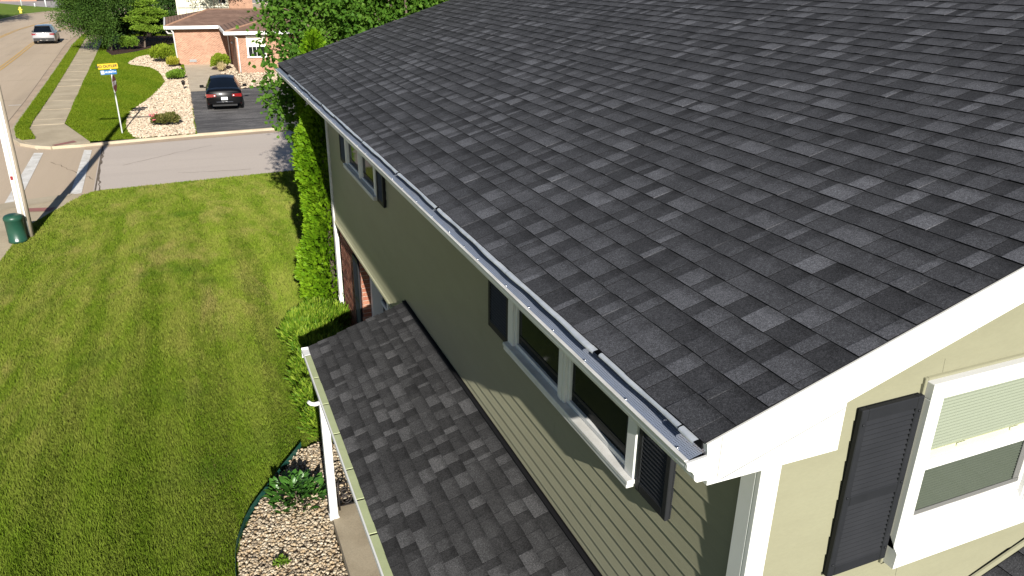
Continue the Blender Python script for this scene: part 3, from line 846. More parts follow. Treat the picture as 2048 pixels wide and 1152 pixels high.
def shingle_field(parent, origin, up, along, length, width, E, tinted, clip=None, seed=1):
    rnd = random.Random(seed)
    up = Vector(up).normalized(); along = Vector(along).normalized(); n = along.cross(up)
    if n.z < 0: n = -n
    rows = int(length / E)
    for r in range(rows):
        v = -rnd.uniform(0, .2)
        # laminated shingle: alternate raised tabs and recessed ground
        raised = rnd.random() < .5
        while v < width:
            w = rnd.choice(WCLASS if raised else WCLASS[1:6])
            v0, v1 = max(v, 0), min(v + w, width)
            if v1 - v0 < .04:
                v = 0.0 if v < 0 else v + w
                continue
            v += w
            t = (.0118 if rnd.random() < .12 else .0110) if raised else .0080
            q = rnd.random()
            if raised: tone = rnd.uniform(.044, .066) if q < .55 else rnd.uniform(.066, .102)
            else: tone = rnd.uniform(.033, .050) if q < .7 else rnd.uniform(.050, .066)
            p = Vector(origin) + up * (r * E + rnd.uniform(-.002, .002)) + along * v0 + n * .0015
            c = p + up * E * .5 + along * (v1 - v0) * .5
            if clip is None or clip(c):
                m = Matrix.Identity(4)
                ax, p0 = (along, p) if along.cross(up).dot(n) > 0 else (-along, p + along * (v1 - v0))
                for i, a in enumerate((ax, up, n)):
                    m[0][i], m[1][i], m[2][i] = a.x, a.y, a.z
                m[0][3], m[1][3], m[2][3] = p0.x, p0.y, p0.z
                cs = [pix(p), pix(p + along * (v1 - v0)), pix(p + along * (v1 - v0) + up * E), pix(p + up * E)]
                area = 0
                if all(cs):
                    cx = sum(a[0] for a in cs) / 4; cy = sum(a[1] for a in cs) / 4
                    if -20 < cx < IMG_W + 20 and -20 < cy < IMG_H + 20:
                        area = abs(sum(cs[i][0] * cs[(i + 1) % 4][1] - cs[(i + 1) % 4][0] * cs[i][1] for i in range(4))) / 2
                SHINGLES.append((area, parent, m, v1 - v0, t, tone, tinted, E))
            raised = not raised
def shingles_finish(limit):
    SHINGLES.sort(key=lambda s: -s[0])
    for a, parent, m, w, t, tone, tinted, E in SHINGLES[:limit]:
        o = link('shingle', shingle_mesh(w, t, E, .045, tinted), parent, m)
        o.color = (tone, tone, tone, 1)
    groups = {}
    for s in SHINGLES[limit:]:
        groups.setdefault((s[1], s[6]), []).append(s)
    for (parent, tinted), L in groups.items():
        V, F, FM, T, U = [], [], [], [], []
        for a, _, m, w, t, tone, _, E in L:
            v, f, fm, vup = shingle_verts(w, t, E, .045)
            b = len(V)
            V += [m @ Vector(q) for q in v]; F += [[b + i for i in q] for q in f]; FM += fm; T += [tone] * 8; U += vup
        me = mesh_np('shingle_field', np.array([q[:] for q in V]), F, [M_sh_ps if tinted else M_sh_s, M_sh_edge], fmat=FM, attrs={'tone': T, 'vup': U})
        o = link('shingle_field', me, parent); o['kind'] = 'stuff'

ca = 1 / math.sqrt(1 + RS * RS)
upm = (ca, 0, RS * ca)
shingle_field(roof, (1.812, ROOF_Y0, zroof(1.812) - .004), upm, (0, 1, 0), (RIDGE_X - 1.82) / ca, ROOF_Y1 - ROOF_Y0, .1665, False, seed=5)

# ---------------------------------------------------------------- rake, cornice return, fascia, soffit
mb = MB()
def plate(mb, poly, y0, y1):
    n = len(poly)
    vs = [(x, y0, z) for x, z in poly] + [(x, y1, z) for x, z in poly]
    mb.add(vs, [tuple(range(n)), tuple(range(2 * n - 1, n - 1, -1))] + [(i, n + i, n + (i + 1) % n, (i + 1) % n) for i in range(n)])
plate(mb, [(1.832, zroof(1.832) - .018), (RIDGE_X, zroof(RIDGE_X) - .018), (RIDGE_X, zroof(RIDGE_X) - .252), (1.90, zroof(1.90) - .252 + .03), (1.845, 5.36)][::-1], 2.200, 2.229)
rake = mb.build('rake_board', M_white, house)
bm = bmesh.new(); bm.from_mesh(rake.data); bmesh.ops.recalc_face_normals(bm, faces=list(bm.faces)); bm.to_mesh(rake.data); bm.free()
mb = MB()
plate(mb, [(1.858, 5.236), (2.594, 5.233), (2.594, zroof(2.594) - .20), (1.858, zroof(1.858) - .06)], 2.2025, 2.235)
ret = mb.build('cornice_return', M_white, house)
bm = bmesh.new(); bm.from_mesh(ret.data); bmesh.ops.recalc_face_normals(bm, faces=list(bm.faces)); bm.to_mesh(ret.data); bm.free()
mb = MB(); mb.bbox(1.858, 1.886, 2.236, ROOF_Y1 - .01, 5.236, 5.445, .003)
mb.build('fascia', M_white, house)
mb = MB(); mb.box(1.887, XW + .02, 2.2355, YF + .02, 5.2365, 5.252); mb.box(1.887, 4.4, YF + .0205, ROOF_Y1 - .01, 5.2365, 5.252)
mb.build('soffit', M_white, house)
mb = MB()
plate(mb, [(1.84, zroof(1.84) - .018), (RIDGE_X, zroof(RIDGE_X) - .018), (RIDGE_X, zroof(RIDGE_X) - .24), (1.90, 5.25)], ROOF_Y1 - .008, ROOF_Y1 + .02)
mb.build('rake_board', M_white, house)

M_caulk = pmat('caulk_line', (.20, .20, .19), (.28, .28, .27), 20.0, rough=.8)
mb = MB(); mb.box(1.905, 1.909, 2.1985, 2.1999, 5.27, 5.475)
mb.build('trim_joint', M_caulk, house)
mb = MB(); xa, xb_ = 1.93, 2.60
mb.add([(xa, 2.1990, zroof(xa) - .2535), (xb_, 2.1990, zroof(xb_) - .2535), (xb_, 2.1990, zroof(xb_) - .2505), (xa, 2.1990, zroof(xa) - .2505)], [(0, 1, 2, 3)])
mb.build('trim_joint', M_caulk, house)
for x in (3.35, 5.4):
    mb = MB(); mb.add([(x, 2.1990, zroof(x) - .25), (x + .003, 2.1990, zroof(x) - .25), (x + .003, 2.1990, zroof(x) - .02), (x, 2.1990, zroof(x) - .02)], [(0, 1, 2, 3)]); mb.build('trim_joint', M_caulk, house)
# ---------------------------------------------------------------- main gutter with guard and drip flashing
GY1 = 16.35
outer = [(0, 0), (.006, -.014), (.004, -.028), (.014, -.040), (.034, -.052), (.046, -.070), (.048, -.092), (.056, -.104), (.066, -.112), (.122, -.112), (.122, .012)]
inner = [(.119, .012), (.119, -.108), (.068, -.108), (.053, -.09), (.05, -.068), (.036, -.048), (.018, -.036), (.012, -.026), (.013, -.010), (.016, -.004), (.016, .001)]
mb = MB(); prof = [(x, 0, z) for x, z in outer + inner]
mb.prism(prof, (GX, GY + .004, GZ), (GX, GY1, GZ), caps=True)
gutter = mb.build('gutter', M_white, house)
mb = MB(); plate(mb, [(GX + x * 1.015 - .001, GZ + z * 1.01 + .001) for x, z in outer] , GY - .010, GY + .004)
mb.bbox(GX + .106, GX + .124, GY - .014, GY - .009, GZ - .112, GZ + .004, .001)
mb.build('end_cap', M_white, gutter)
mb = MB(); plate(mb, [(GX + x, GZ + z) for x, z in outer], GY1, GY1 + .01); mb.build('end_cap', M_white, gutter)
mb = MB(); mb.bbox(GX - .002, GX + .020, GY + .005, GY1, GZ + .0012, GZ + .0065, .002); mb.build('front_lip', M_white_dirty, gutter)
def mat_guard():
    m, nt, out = _new('perforated_guard')
    vec = wpos(nt)
    v = nd(nt, 'ShaderNodeTexVoronoi', feature='F1', voronoi_dimensions='2D'); v.inputs['Scale'].default_value = 95; v.inputs['Randomness'].default_value = .12
    nt.links.new(vec, v.inputs['Vector'])
    hole = ramp(nt, v.outputs['Distance'], [(.24, .8), (.36, 0.0)])
    dirt = ramp(nt, noise(nt, vec, 7.0, 4.0), [(.45, 0.), (.75, .5)])
    s = nd(nt, 'ShaderNodeSeparateXYZ'); nt.links.new(vec, s.inputs[0])
    shade_strip = math_node(nt, 'MULTIPLY', ramp(nt, math_node(nt, 'SUBTRACT', s.outputs[0], GX), [(.055, 0.), (.10, .8)]), ramp(nt, noise(nt, vec, 60, 3), [(.35, .3), (.6, 1.)]))
    c = mixc(nt, dirt, (.40, .46, .58), (.33, .36, .42))  # blue of the reflected sky is put into the base colour
    c = mixc(nt, shade_strip, c, (.15, .11, .075))  # brown strip painted in as the shade beside the flashing
    c = mixc(nt, hole, c, (.02, .02, .022))
    met = math_node(nt, 'SUBTRACT', .5, math_node(nt, 'ADD', math_node(nt, 'MULTIPLY', hole, .9), shade_strip), True)
    bsdf(nt, out, c, .3, met, .4, bump(nt, v.outputs['Distance'], .25, .003))
    return m
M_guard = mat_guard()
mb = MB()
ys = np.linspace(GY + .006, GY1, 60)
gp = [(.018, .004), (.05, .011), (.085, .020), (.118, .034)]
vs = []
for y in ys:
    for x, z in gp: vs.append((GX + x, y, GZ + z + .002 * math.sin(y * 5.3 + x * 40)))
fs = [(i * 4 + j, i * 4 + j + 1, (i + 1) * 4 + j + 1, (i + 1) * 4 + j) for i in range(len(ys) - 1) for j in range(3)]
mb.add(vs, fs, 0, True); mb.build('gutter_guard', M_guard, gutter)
# drip flashing lengths, bent and gapped
y = GY + .03
rf = random.Random(3)
first = True
while y < 14.6:
    L = .11 if first else rf.choice([.35, .55, .72, .95, 1.2])
    first = False
    n = max(3, int(L / .09)); vs = []; ofs = rf.uniform(-.004, .006)
    for i in range(n + 1):
        yy = y + L * i / n
        wv = .004 * math.sin(yy * 5 + 1) + .003 * math.sin(yy * 13) + ofs
        lift = .004 * (i / n) + .002 * math.sin(yy * 4)
        for x, z in ((.092, .079), (.072, .078 + lift), (.060 + wv, .075 + lift), (.053 + wv, .069 + lift), (.054 + wv, .060 + lift)):
            vs.append((GX + x, yy, GZ + z))
    fs = [(i * 5 + j, i * 5 + j + 1, (i + 1) * 5 + j + 1, (i + 1) * 5 + j) for i in range(n) for j in range(4)]
    mb = MB(); mb.add(vs, fs, 0, True)
    mb.build('flashing_strip', M_alu if y < 11 else M_alu_dull, gutter)
    y += L + rf.choice([.01, .015, .025, .045])
y = GY + .10
while y < 14:
    mb = MB(); mb.lathe([(.0075, 0), (.0075, .003), (.004, .006)], (GX + .026, y, GZ + .006), 8)
    mb.build('screw', M_screw, gutter)
    y += rf.uniform(.28, .55)

# ---------------------------------------------------------------- windows and shutters
GO = 0.0                                 # stand-off of the gable window from the wall face
def wbox(mb, face, u0, u1, o0, o1, z0, z1, b=.003, mi=0):
    if face == 'eave': mb.bbox(XW - o1, XW - o0, u0, u1, z0, z1, b, mi)
    elif face == 'brick': mb.bbox(XW + .07 - o1, XW + .07 - o0, u0, u1, z0, z1, b, mi)
    else: mb.bbox(u0, u1, YN - GO - o1, YN - GO - o0, z0, z1, b, mi)
def window_twin(face, u0, u1, z0, z1):
    mid = (u0 + u1) / 2
    mb = MB(); c = .095; o = .058
    wbox(mb, face, u0, u0 + c, .0, o, z0 + .03, z1); wbox(mb, face, u1 - c, u1, .0, o, z0 + .03, z1)
    wbox(mb, face, u0 + c, u1 - c, .0, o, z1 - c * .7, z1); wbox(mb, face, mid - .052, mid + .052, .0, o, z0 + .03, z1 - c * .7)
    wbox(mb, face, mid - .02, mid + .02, o, o + .006, z0 + .035, z1 - c * .7, .002)
    w = mb.build('window', M_white, house)
    mb = MB(); wbox(mb, face, u0 - .012, u1 + .012,   .0, .098, z0 - .002, z0 + .030, .005); wbox(mb, face, u0, u1, .0, .095, z0 - .03, z0 - .002, .003)
    mb.build('sill', M_white_dirty, w)
    for a, b in ((u0 + c, mid - .052), (mid + .052, u1 - c)):
        s = .035; zz0, zz1 = z0 + .031, z1 - c * .7
        mb = MB()
        wbox(mb, face, a, a + s, .0, .036, zz0, zz1); wbox(mb, face, b - s, b, .0, .036, zz0, zz1)
        wbox(mb, face, a + s, b - s, .0, .036, zz0, zz0 + s); wbox(mb, face, a + s, b - s, .0, .036, zz1 - s, zz1)
        mb.build('sash', M_white, w)
        mb = MB(); wbox(mb, face, a + s, b - s, .012, .0155, zz0 + s, zz1 - s, .001); mb.build('pane', M_glass_dark, w)
        mb = MB(); wbox(mb, face, a + s + .02, b - s - .02,   .0165, .021, zz0 + s + .06, zz0 + s + .085, .001)
        wbox(mb, face, a + s + .012, a + s + .03,   .0165, .022, zz0 + s, zz1 - s, .001)
        mb.build('screen_frame', M_black, w)
    return w
def shutter(face, u0, u1, z0, z1, mat, halves=1, nl=14, off=.018, th=.030):
    mb = MB(); s = .042
    lay = [(z0, z1)]
    wbox(mb, face, u0, u0 + s, off, off + th, z0, z1, .004); wbox(mb, face, u1 - s, u1, off, off + th, z0, z1, .004)
    wbox(mb, face, u0 + s, u1 - s, off, off + th, z1 - .065, z1, .004); wbox(mb, face, u0 + s, u1 - s, off, off + th, z0, z0 + .065, .004)
    fields = [(z0 + .065, z1 - .065)]
    if halves == 2:
        zm = z0 + (z1 - z0) * .47
        wbox(mb, face, u0 + s, u1 - s, off, off + th, zm - .03, zm + .03, .004)
        fields = [(z0 + .065, zm - .03), (zm + .03, z1 - .065)]
    wbox(mb, face, u0 + .003, u1 - .003, .0, off - .002, z0 + .004, z1 - .004, .002)
    sh = mb.build('shutter', mat, house)
    for a, b in fields:
        n = max(4, round((b - a) / .0285))
        for i in range(n):
            zc = a + (b - a) * (i + .5) / n; hh = (b - a) / n
            mb = MB()
            o0, o1 = off + .004, off + th - .005
            if face == 'gable':
                pr = [(0, -o1, zc - hh * .55), (0, -o1 - .003, zc - hh * .35), (0, -o0 - .002, zc + hh * .62), (0, -o0, zc + hh * .45)]
                mb.prism(pr, (u1 - s, YN, 0), (u0 + s, YN, 0))
            else:
                xx = XW + (.07 if face == 'brick' else 0)
                pr = [(-o1, 0, zc - hh * .55), (-o1 - .003, 0, zc - hh * .35), (-o0 - .002, 0, zc + hh * .62), (-o0, 0, zc + hh * .45)]
                mb.prism(pr, (xx, u0 + s, 0), (xx, u1 - s, 0))
            mb.build('louver', mat, sh)
    if face == 'gable':
        for u in (u0 + .02, u1 - .02):
            for f in (.08, .5, .92):
                mb = MB(); zz = z0 + (z1 - z0) * f
                mb.lathe([(.008, 0), (.008, -.003), (.004, -.006)], (u, YN - off - th, zz), 8, axis='Y'); mb.build('screw', mat, sh)
    return sh
window_twin('eave', 3.20, 5.15, 4.474, 5.225)
shutter('eave', 2.86, 3.185, 4.445, 5.22, M_black)
shutter('eave', 5.17, 5.62, 4.445, 5.22, M_black)
window_twin('eave', 9.71, 11.70, 4.474, 5.225)
shutter('eave', 9.34, 9.69, 4.445, 5.22, M_black)
shutter('eave', 11.72, 12.17, 4.445, 5.22, M_black)

# gable window
u0, u1, z0, z1 = 3.126, 4.206, 4.373, 5.48
GO = .0125
YNs = YN; YG = YN - GO
mb = MB()
wbox(mb, 'gable', u0 - .018, u0, -GO, .012, z0 - .01, z1 + .018, .003); wbox(mb, 'gable', u1, u1 + .018, -GO, .012, z0 - .01, z1 + .018, .003); wbox(mb, 'gable', u0, u1, -GO, .012, z1, z1 + .018, .003)
gw = mb.build('window', M_siding, house)
mb = MB(); c = .088
wbox(mb, 'gable', u0, u0 + c, .0, .052, z0 + .11, z1 - c); wbox(mb, 'gable', u1 - c, u1, .0, .052, z0 + .11, z1 - c); wbox(mb, 'gable', u0, u1, .0, .052, z1 - c, z1)
for u in (u0 + c, u1 - c - .012):
    wbox(mb, 'gable', u, u + .012, .0, .040, z0 + .11, z1 - c, .002)
mb.build('frame', M_white, gw)
mb = MB()
mb.add([(u0, YG, z0), (u1, YG, z0), (u1, YG - .075, z0), (u0, YG - .075, z0), (u0, YG, z0 + .20), (u1, YG, z0 + .20), (u1, YG - .055, z0 + .125), (u0, YG - .055, z0 + .125), (u0, YG - .078, z0 + .10), (u1, YG - .078, z0 + .10)],
       [(0, 1, 2, 3), (4, 7, 6, 5), (7, 8, 9, 6), (8, 3, 2, 9), (0, 3, 8, 7, 4), (1, 5, 6, 9, 2)])
mb.build('sill', M_white, gw)
a, b = u0 + c + .012, u1 - c - .012
zm = 4.975
M_sash_tan = pmat('sash_almond', (.52, .53, .36), (.48, .49, .33), 4.0, rough=.5)
mb = MB(); s = .03
wbox(mb, 'gable', a, b, .002, .034, zm - .030, zm + .030); wbox(mb, 'gable', a, a + s, .0, .024, zm + .030, z1 - c); wbox(mb, 'gable', b - s, b, .0, .024, zm + .030, z1 - c); wbox(mb, 'gable', a + s, b - s, .0, .024, z1 - c - s, z1 - c)
up = mb.build('upper_sash', M_white, gw)
mb = MB(); wbox(mb, 'gable', a + s, b - s, .0, .018, zm + .030, zm + .075); wbox(mb, 'gable', b - s - .045, b - s, .0, .016, zm + .076, z1 - c - s)
for u in (a + .22, b - .26): wbox(mb, 'gable', u, u + .07, .018, .026, zm + .06, zm + .078, .004)
mb.build('sash_rail', M_sash_tan, gw)
mb = MB(); wbox(mb, 'gable', a, a + s, .0, .014, z0 + .20, zm - .031); wbox(mb, 'gable', b - s, b, .0, .014, z0 + .20, zm - .031); wbox(mb, 'gable', a + s, b - s, .0, .020, z0 + .20, z0 + .265)
mb.build('lower_sash', M_white_dirty, gw)
mb = MB(); wbox(mb, 'gable', a + s, b - s, .0, .016, z0 + .2655, z0 + .290); wbox(mb, 'gable', b - s - .05, b - s - .001, .0, .012, z0 + .2905, zm - .0315)
mb.build('sash_channel', pmat('grey_channel', (.12, .12, .115), rough=.6), gw)
def mat_blind():
    m, nt, out = _new('pleated_blind')
    p = bsdf(nt, out, (.285, .30, .245), .9, 0, .1)
    return m
M_blind = mat_blind()
M_screen = mat_thin_glass('insect_screen_glass', (.50, .53, .52), .03)
for nm, za, zb_, mt in (('upper', zm + .076, z1 - c - s, M_glass), ('lower', z0 + .291, zm - .032, M_screen)):
    n = 16; vs = []; fs = []
    for i in range(n * 2 + 1):
        zz = za + (zb_ - za) * i / (2 * n); yy = YG - (.0015 if i % 2 else .0075)
        vs += [(a + s, yy, zz), (b - s - .047, yy, zz)]
    for i in range(n * 2): fs.append((2 * i, 2 * i + 1, 2 * i + 3, 2 * i + 2))
    mb = MB(); mb.add(vs, fs); mb.build('blind', M_blind, gw)
    mb = MB(); mb.add([(a + s, YG - .0105, za), (b - s - .046, YG - .0105, za), (b - s - .046, YG - .0105, zb_), (a + s, YG - .0105, zb_)], [(0, 1, 2, 3)]); mb.build('pane', mt, gw)
GO = 0.0
shutter('gable', 2.703, 3.100, 4.425, 5.42, M_char, halves=2)

# ---------------------------------------------------------------- brick lower storey
WIN = (10.30, 11.72, 1.42, 2.90)
mb = MB(); x0, x1, zt = XW + .065, XW + .419, zbot - .06
mb.box(x0, x1, WIN[1], YF - .035, .9, zt)
bwall = mb.build('brick_wall', M_mortar, house)
mb = MB(); mb.box(XW + .400, XW + .4185, YN + .06, WIN[1] - .001, .9, zt)
mb.build('entry_wall', M_brick_red, house)
BR = []
r = random.Random(9)
zc = 1.12; row = 0
while zc < zbot - .14:
    y = WIN[1] + .004 - (.105 if row % 2 else 0)
    while y < YF - .09:
        y1 = min(y + .197, YF - .08)
        if y1 - max(y, WIN[1] + .004) > .05:
            ys_ = max(y, WIN[1] + .004)
            m = Matrix.Translation((XW + .066, ys_, zc))
            q = pix((XW + .06, y, zc + .03))
            hid = 1 if q and 680 < q[0] < 800 and 440 < q[1] < 660 and (q[1] < 650 - (q[0] - 690) * .46) else 0
            BR.append((hid, -abs(y - 11.5), m, y1 - ys_))
        y += .207
    zc += .075; row += 1
BR.sort(key=lambda b: (-b[0], -b[1]))
BM = {}
def brick_mesh(L):
    L = round(L, 2)
    if L not in BM:
        mb = MB(); mb.bbox(-.012, 0, 0, L, 0, .065, .003); BM[L] = mb.mesh('brick', M_brick)
    return BM[L]
for i, (h, _, m, L) in enumerate(BR[:300]):
    o = link('brick', brick_mesh(L), bwall, m); c_ = r.random(); o.color = (c_, c_, c_, 1)
if len(BR) > 300:
    mb = MB()
    for h, _, m, L in BR[300:]:
        p = m.translation; mb.bbox(p.x - .012, p.x, p.y, p.y + L, p.z, p.z + .065, .003)
    o = mb.build('brick_field', M_brick, bwall); o['kind'] = 'stuff'; o.color = (.45, .45, .45, 1)
# jamb bricks of the window niche, then the window at its back
zc = 1.12
jm = MB(); jm.bbox(0, .20, -.010, 0, 0, .065, .003); jm = jm.mesh('jamb_brick', M_brick)
while zc < zbot - .14:
    for k in range(1):
        o = link('jamb_brick', jm, bwall, Matrix.Translation((XW + .067, WIN[1], zc))); c_ = .45 + .5 * r.random(); o.color = (c_, c_, c_, 1)
    zc += .075
def wnb(mb, u0, u1, o0, o1, z0, z1, b=.003): mb.bbox(XW + .399 - o1, XW + .399 - o0, u0, u1, z0, z1, b)
u0, u1, z0, z1 = WIN; c = .13
mb = MB(); wnb(mb, u0, u0 + c, 0, .10, z0, z1); wnb(mb, u1 - c, u1 - .012, 0, .20, z0 - .3, z1 + .05); wnb(mb, u0 + c, u1 - c, 0, .10, z1 - c, z1); wnb(mb, u0, u1, 0, .16, z0 - .03, z0 + .03)
lw = mb.build('window', M_white, house)
mb = MB(); wnb(mb, u0 + c, u1 - c, 0, .03, z0 + .03, z1 - c, .001); mb.build('pane', M_glass_dark, lw)
mb = MB(); um = (u0 + u1) / 2
wnb(mb, um - .05, um + .05, .03, .09, z0 + .03, z1 - c); wnb(mb, u0 + c, um - .05, .03, .06, (z0 + z1) / 2 - .03, (z0 + z1) / 2 + .03); wnb(mb, um + .05, u1 - c, .03, .06, (z0 + z1) / 2 - .03, (z0 + z1) / 2 + .03)
mb.build('sash', M_white, lw)
shutter('brick', 11.76, 12.16, 1.45, 2.86, M_char, halves=2, off=.02)

# ---------------------------------------------------------------- porch
PS = (3.446 - 3.035) / (XW - .975)
PY0, PY1 = 2.5, 8.60
def zp(x): return 3.035 + PS * (x - .975)
mb = MB()
vs = [(.985, PY0, zp(.985) - .01), (XW - .001, PY0, zp(XW) - .01), (XW - .001, PY1, zp(XW) - .01), (.985, PY1, zp(.985) - .01)]
vs += [(x, y, q - .07) for x, y, q in vs]
mb.add(vs, [(0, 1, 2, 3), (7, 6, 5, 4), (0, 4, 5, 1), (1, 5, 6, 2), (2, 6, 7, 3), (3, 7, 4, 0)])
porch_roof = mb.build('porch_roof', M_sh_edge, house)
cp = 1 / math.sqrt(1 + PS * PS)
shingle_field(porch_roof, (.962, PY0, zp(.962)), (cp, 0, PS * cp), (0, 1, 0), (XW - .97) / cp, PY1 - PY0, .126, True, seed=21)
mb = MB(); mb.bbox(XW - .0165, XW - .0115, PY0, PY1 + .01, zp(XW) + .004, zp(XW) + .022, .001); mb.bbox(XW - .05, XW - .0168, PY0, PY1 + .01, zp(XW - .05) + .010, zp(XW - .0168) + .014, .001)
mb.build('wall_flashing', M_sh_edge, house)
M_sage = pmat('sage_gutter_cover', (.40, .44, .25), (.36, .40, .22), 5.0, rough=.4, spec=.4, fine=.05, fscale=90)
mb = MB()
ring = [(.888, 2.998), (.886, 2.962), (.894, 2.945), (.905, 2.915), (.925, 2.885), (.985, 2.885), (.985, 3.02), (.978, 3.02), (.978, 2.90), (.93, 2.90), (.912, 2.93), (.902, 2.95), (.902, 2.998)]
mb.prism([(x, 0, z) for x, z in ring], (0, PY0, 0), (0, PY1 + .03, 0))
pg = mb.build('porch_gutter', M_white, house)
mb = MB(); mb.bbox(.886, .985, PY1 + .0305, PY1 + .036, 2.885, 3.02, .001); mb.bbox(.9025, .977, PY1 - .14, PY1 + .029, 2.992, 2.999, .002); mb.build('end_cap', M_white, pg)
SE = [8.463, 7.871, 7.265, 6.659, 6.031, 5.56, 5.08, 4.5, 3.9, 3.3, 2.52]
for a, b in zip(SE[:-1], SE[1:]):
    mb = MB(); mb.bbox(.9025, .9775, b + .012, a - .012, 2.985, 2.993, .002); mb.build('cover_panel', M_sage, pg)
    mb = MB(); mb.bbox(.8975, .972, b - .009, b + .009, 2.976, 2.984, .001); mb.build('strap', M_black, pg)
mb = MB(); mb.bbox(1.0, 1.09, PY0, PY1 - .08, 2.80, 2.95, .004); mb.box(1.0905, XW + .06, PY0, PY1 - .06, 2.93, 2.945)
mb.build('porch_beam', M_white, house)
plate_ = MB(); plate(plate_, [(.985, zp(.985) - .09), (XW - .03, zp(XW) - .10), (XW - .03, 2.95), (.985, 2.90)], PY1 - .055, PY1 - .03); plate_.build('porch_gable', M_siding, house)
for py in (7.58, 2.75):
    mb = MB(); mb.bbox(.905, .995, py - .045, py + .045, 1.27, 2.885, .006); mb.bbox(.895, 1.005, py - .055, py + .055, 1.265, 1.30, .004)
    mb.build('porch_post', M_white, house)
mb = MB(); mb.tube([(.89, 7.42, 2.93), (.84, 7.42, 2.925), (.80, 7.43, 2.935), (.775, 7.43, 2.965)], [.024, .024, .022, .018], 10)
mb.build('spout_elbow', M_white, house)
slab = patch('porch_slab', [(.93, 3.0), (XW + .06, 3.0), (XW + .06, 7.73), (.93, 7.73)], M_slab, z=1.28, thick=.35)

# lower roof against the gable, bottom right
LS = .345
def zl2(x): return 3.958 + LS * (x - 3.996)
mb = MB()
vs = [(2.9, -1.2, zl2(2.9) - .02), (7.2, -1.2, zl2(7.2) - .02), (7.2, YN - .02, zl2(7.2) - .02), (2.9, YN - .02, zl2(2.9) - .02)]
vs += [(x, y, q - .1) for x, y, q in vs]
mb.add(vs, [(0, 1, 2, 3), (7, 6, 5, 4), (0, 4, 5, 1), (1, 5, 6, 2), (2, 6, 7, 3), (3, 7, 4, 0)])
low = mb.build('lower_roof', M_sh_edge, house)
mb = MB(); mb.box(3.05, 7.1, -1.1, YN - .05, .9, 3.4)
mb.build('lower_wall', M_siding_dk, house)
cl = 1 / math.sqrt(1 + LS * LS)
shingle_field(low, (2.88, -1.2, zl2(2.88) - .008), (cl, 0, LS * cl), (0, 1, 0), 4.5 / cl, YN - .03 + 1.2, .1665, False, seed=33)
mb = MB(); L_ = [(0, -.0215, 0), (0, -.030, 0), (0, -.030, .045), (0, -.0215, .05)]
mb.prism(L_, (2.9, YN, zl2(2.9) + .008), (7.2, YN, zl2(7.2) + .008)); mb.build('step_flashing', M_siding, house)
shingles_finish(300)

# railing beside the porch post, garden edging
rl = empty('railing', (1.6, 7.66, 1.28), 'black wrought-iron scroll railing at the end of the porch slab', 'railing')
def scroll(cx, cz, r0_, turns, sgn, y=7.66):
    return [(cx + sgn * r0_ * (1 - t * .75) * math.cos(t * turns * 2 * math.pi), y, cz + r0_ * (1 - t * .75) * math.sin(t * turns * 2 * math.pi)) for t in np.linspace(0, 1, 22)]
mb = MB(); mb.tube([(1.02, 7.66, 1.66), (2.18, 7.66, 1.66)], .011, 6); mb.tube([(1.06, 7.66, 1.34), (2.18, 7.66, 1.34)], .009, 6); mb.build('rail', M_iron, rl)
for x in (1.035, 1.62, 2.17):
    mb = MB(); mb.tube([(x, 7.66, 1.28), (x, 7.66, 1.68)], .011, 6); mb.build('post', M_iron, rl)
mb = MB(); mb.tube(scroll(1.10, 1.52, .085, 1.8, 1), .009, 6); mb.tube(scroll(1.12, 1.42, .08, 1.8, -1), .009, 6); mb.build('scroll', M_iron, rl)
for i, x in enumerate(np.linspace(1.26, 2.10, 8)):
    mb = MB(); mb.tube(scroll(x, 1.56, .05, 1.6, 1), .0065, 6); mb.tube(scroll(x, 1.43, .055, 1.6, -1), .0065, 6); mb.tube([(x - .05, 7.66, 1.56), (x + .055, 7.665, 1.43)], .006, 6)
    mb.build('scroll', M_iron, rl)
ed = [(0.82, 9.40), (0.66, 9.16), (0.52, 8.96), (0.39, 8.75), (0.26, 8.55), (0.15, 8.39), (0.05, 8.22), (-0.03, 8.05), (-0.10, 7.84), (-0.155, 7.66), (-0.19, 7.45), (-0.21, 7.08), (-0.21, 6.5), (-0.20, 5.6)]
mb = MB(); zz = float(zb)
for i in range(len(ed)):
    pass
o = strip('garden_edging', ed, .008, 1.0, zz + .075, M_edging, 1.0, bevel=.002); o['kind'] = 'thing'
tag(o, 'thin dark green metal edging curved round the river stone bed', 'edging')
# ------------------------------------------------------------------ trees, hedges, shrubs
M_maple = mat_leaf('maple_leaves', (.030, .085, .010), (.060, .140, .016), (.115, .215, .028), .7, .35)
M_dense = mat_leaf('fine_dark_leaves', (.022, .055, .012), (.045, .095, .016), (.085, .150, .026), .6, .28)
M_dogwood = mat_leaf('dogwood_leaves', (.085, .165, .014), (.150, .255, .024), (.235, .345, .045), .8, .35)
M_darktree = mat_leaf('shaded_leaves', (.008, .024, .005), (.020, .050, .009), (.045, .088, .016), .4, .15)  # leaf colours lowered to stand for deep shade
M_arbor = mat_leaf('arborvitae_sprays', (.032, .088, .003), (.080, .172, .005), (.165, .280, .012), 2.2, .18)
M_yew = mat_leaf('juniper_sprigs', (.022, .062, .004), (.065, .140, .007), (.215, .285, .030), 3.0, .15)
M_box = mat_leaf('boxwood_leaves', (.055, .120, .010), (.095, .175, .016), (.150, .235, .030), 2.0, .25)
M_spirea = mat_leaf('spirea_leaves', (.090, .150, .008), (.150, .215, .014), (.240, .300, .030), 1.5, .3)
M_gold = mat_leaf('gold_shrub_leaves', (.170, .170, .012), (.240, .240, .018), (.330, .320, .040), 2.0, .3)
M_rose = mat_leaf('rose_leaves', (.040, .065, .015), (.080, .095, .020), (.190, .160, .060), 2.5, .25)
M_pink = pmat('pink_petals', (.55, .10, .13), (.65, .20, .22), 8.0, rough=.6)
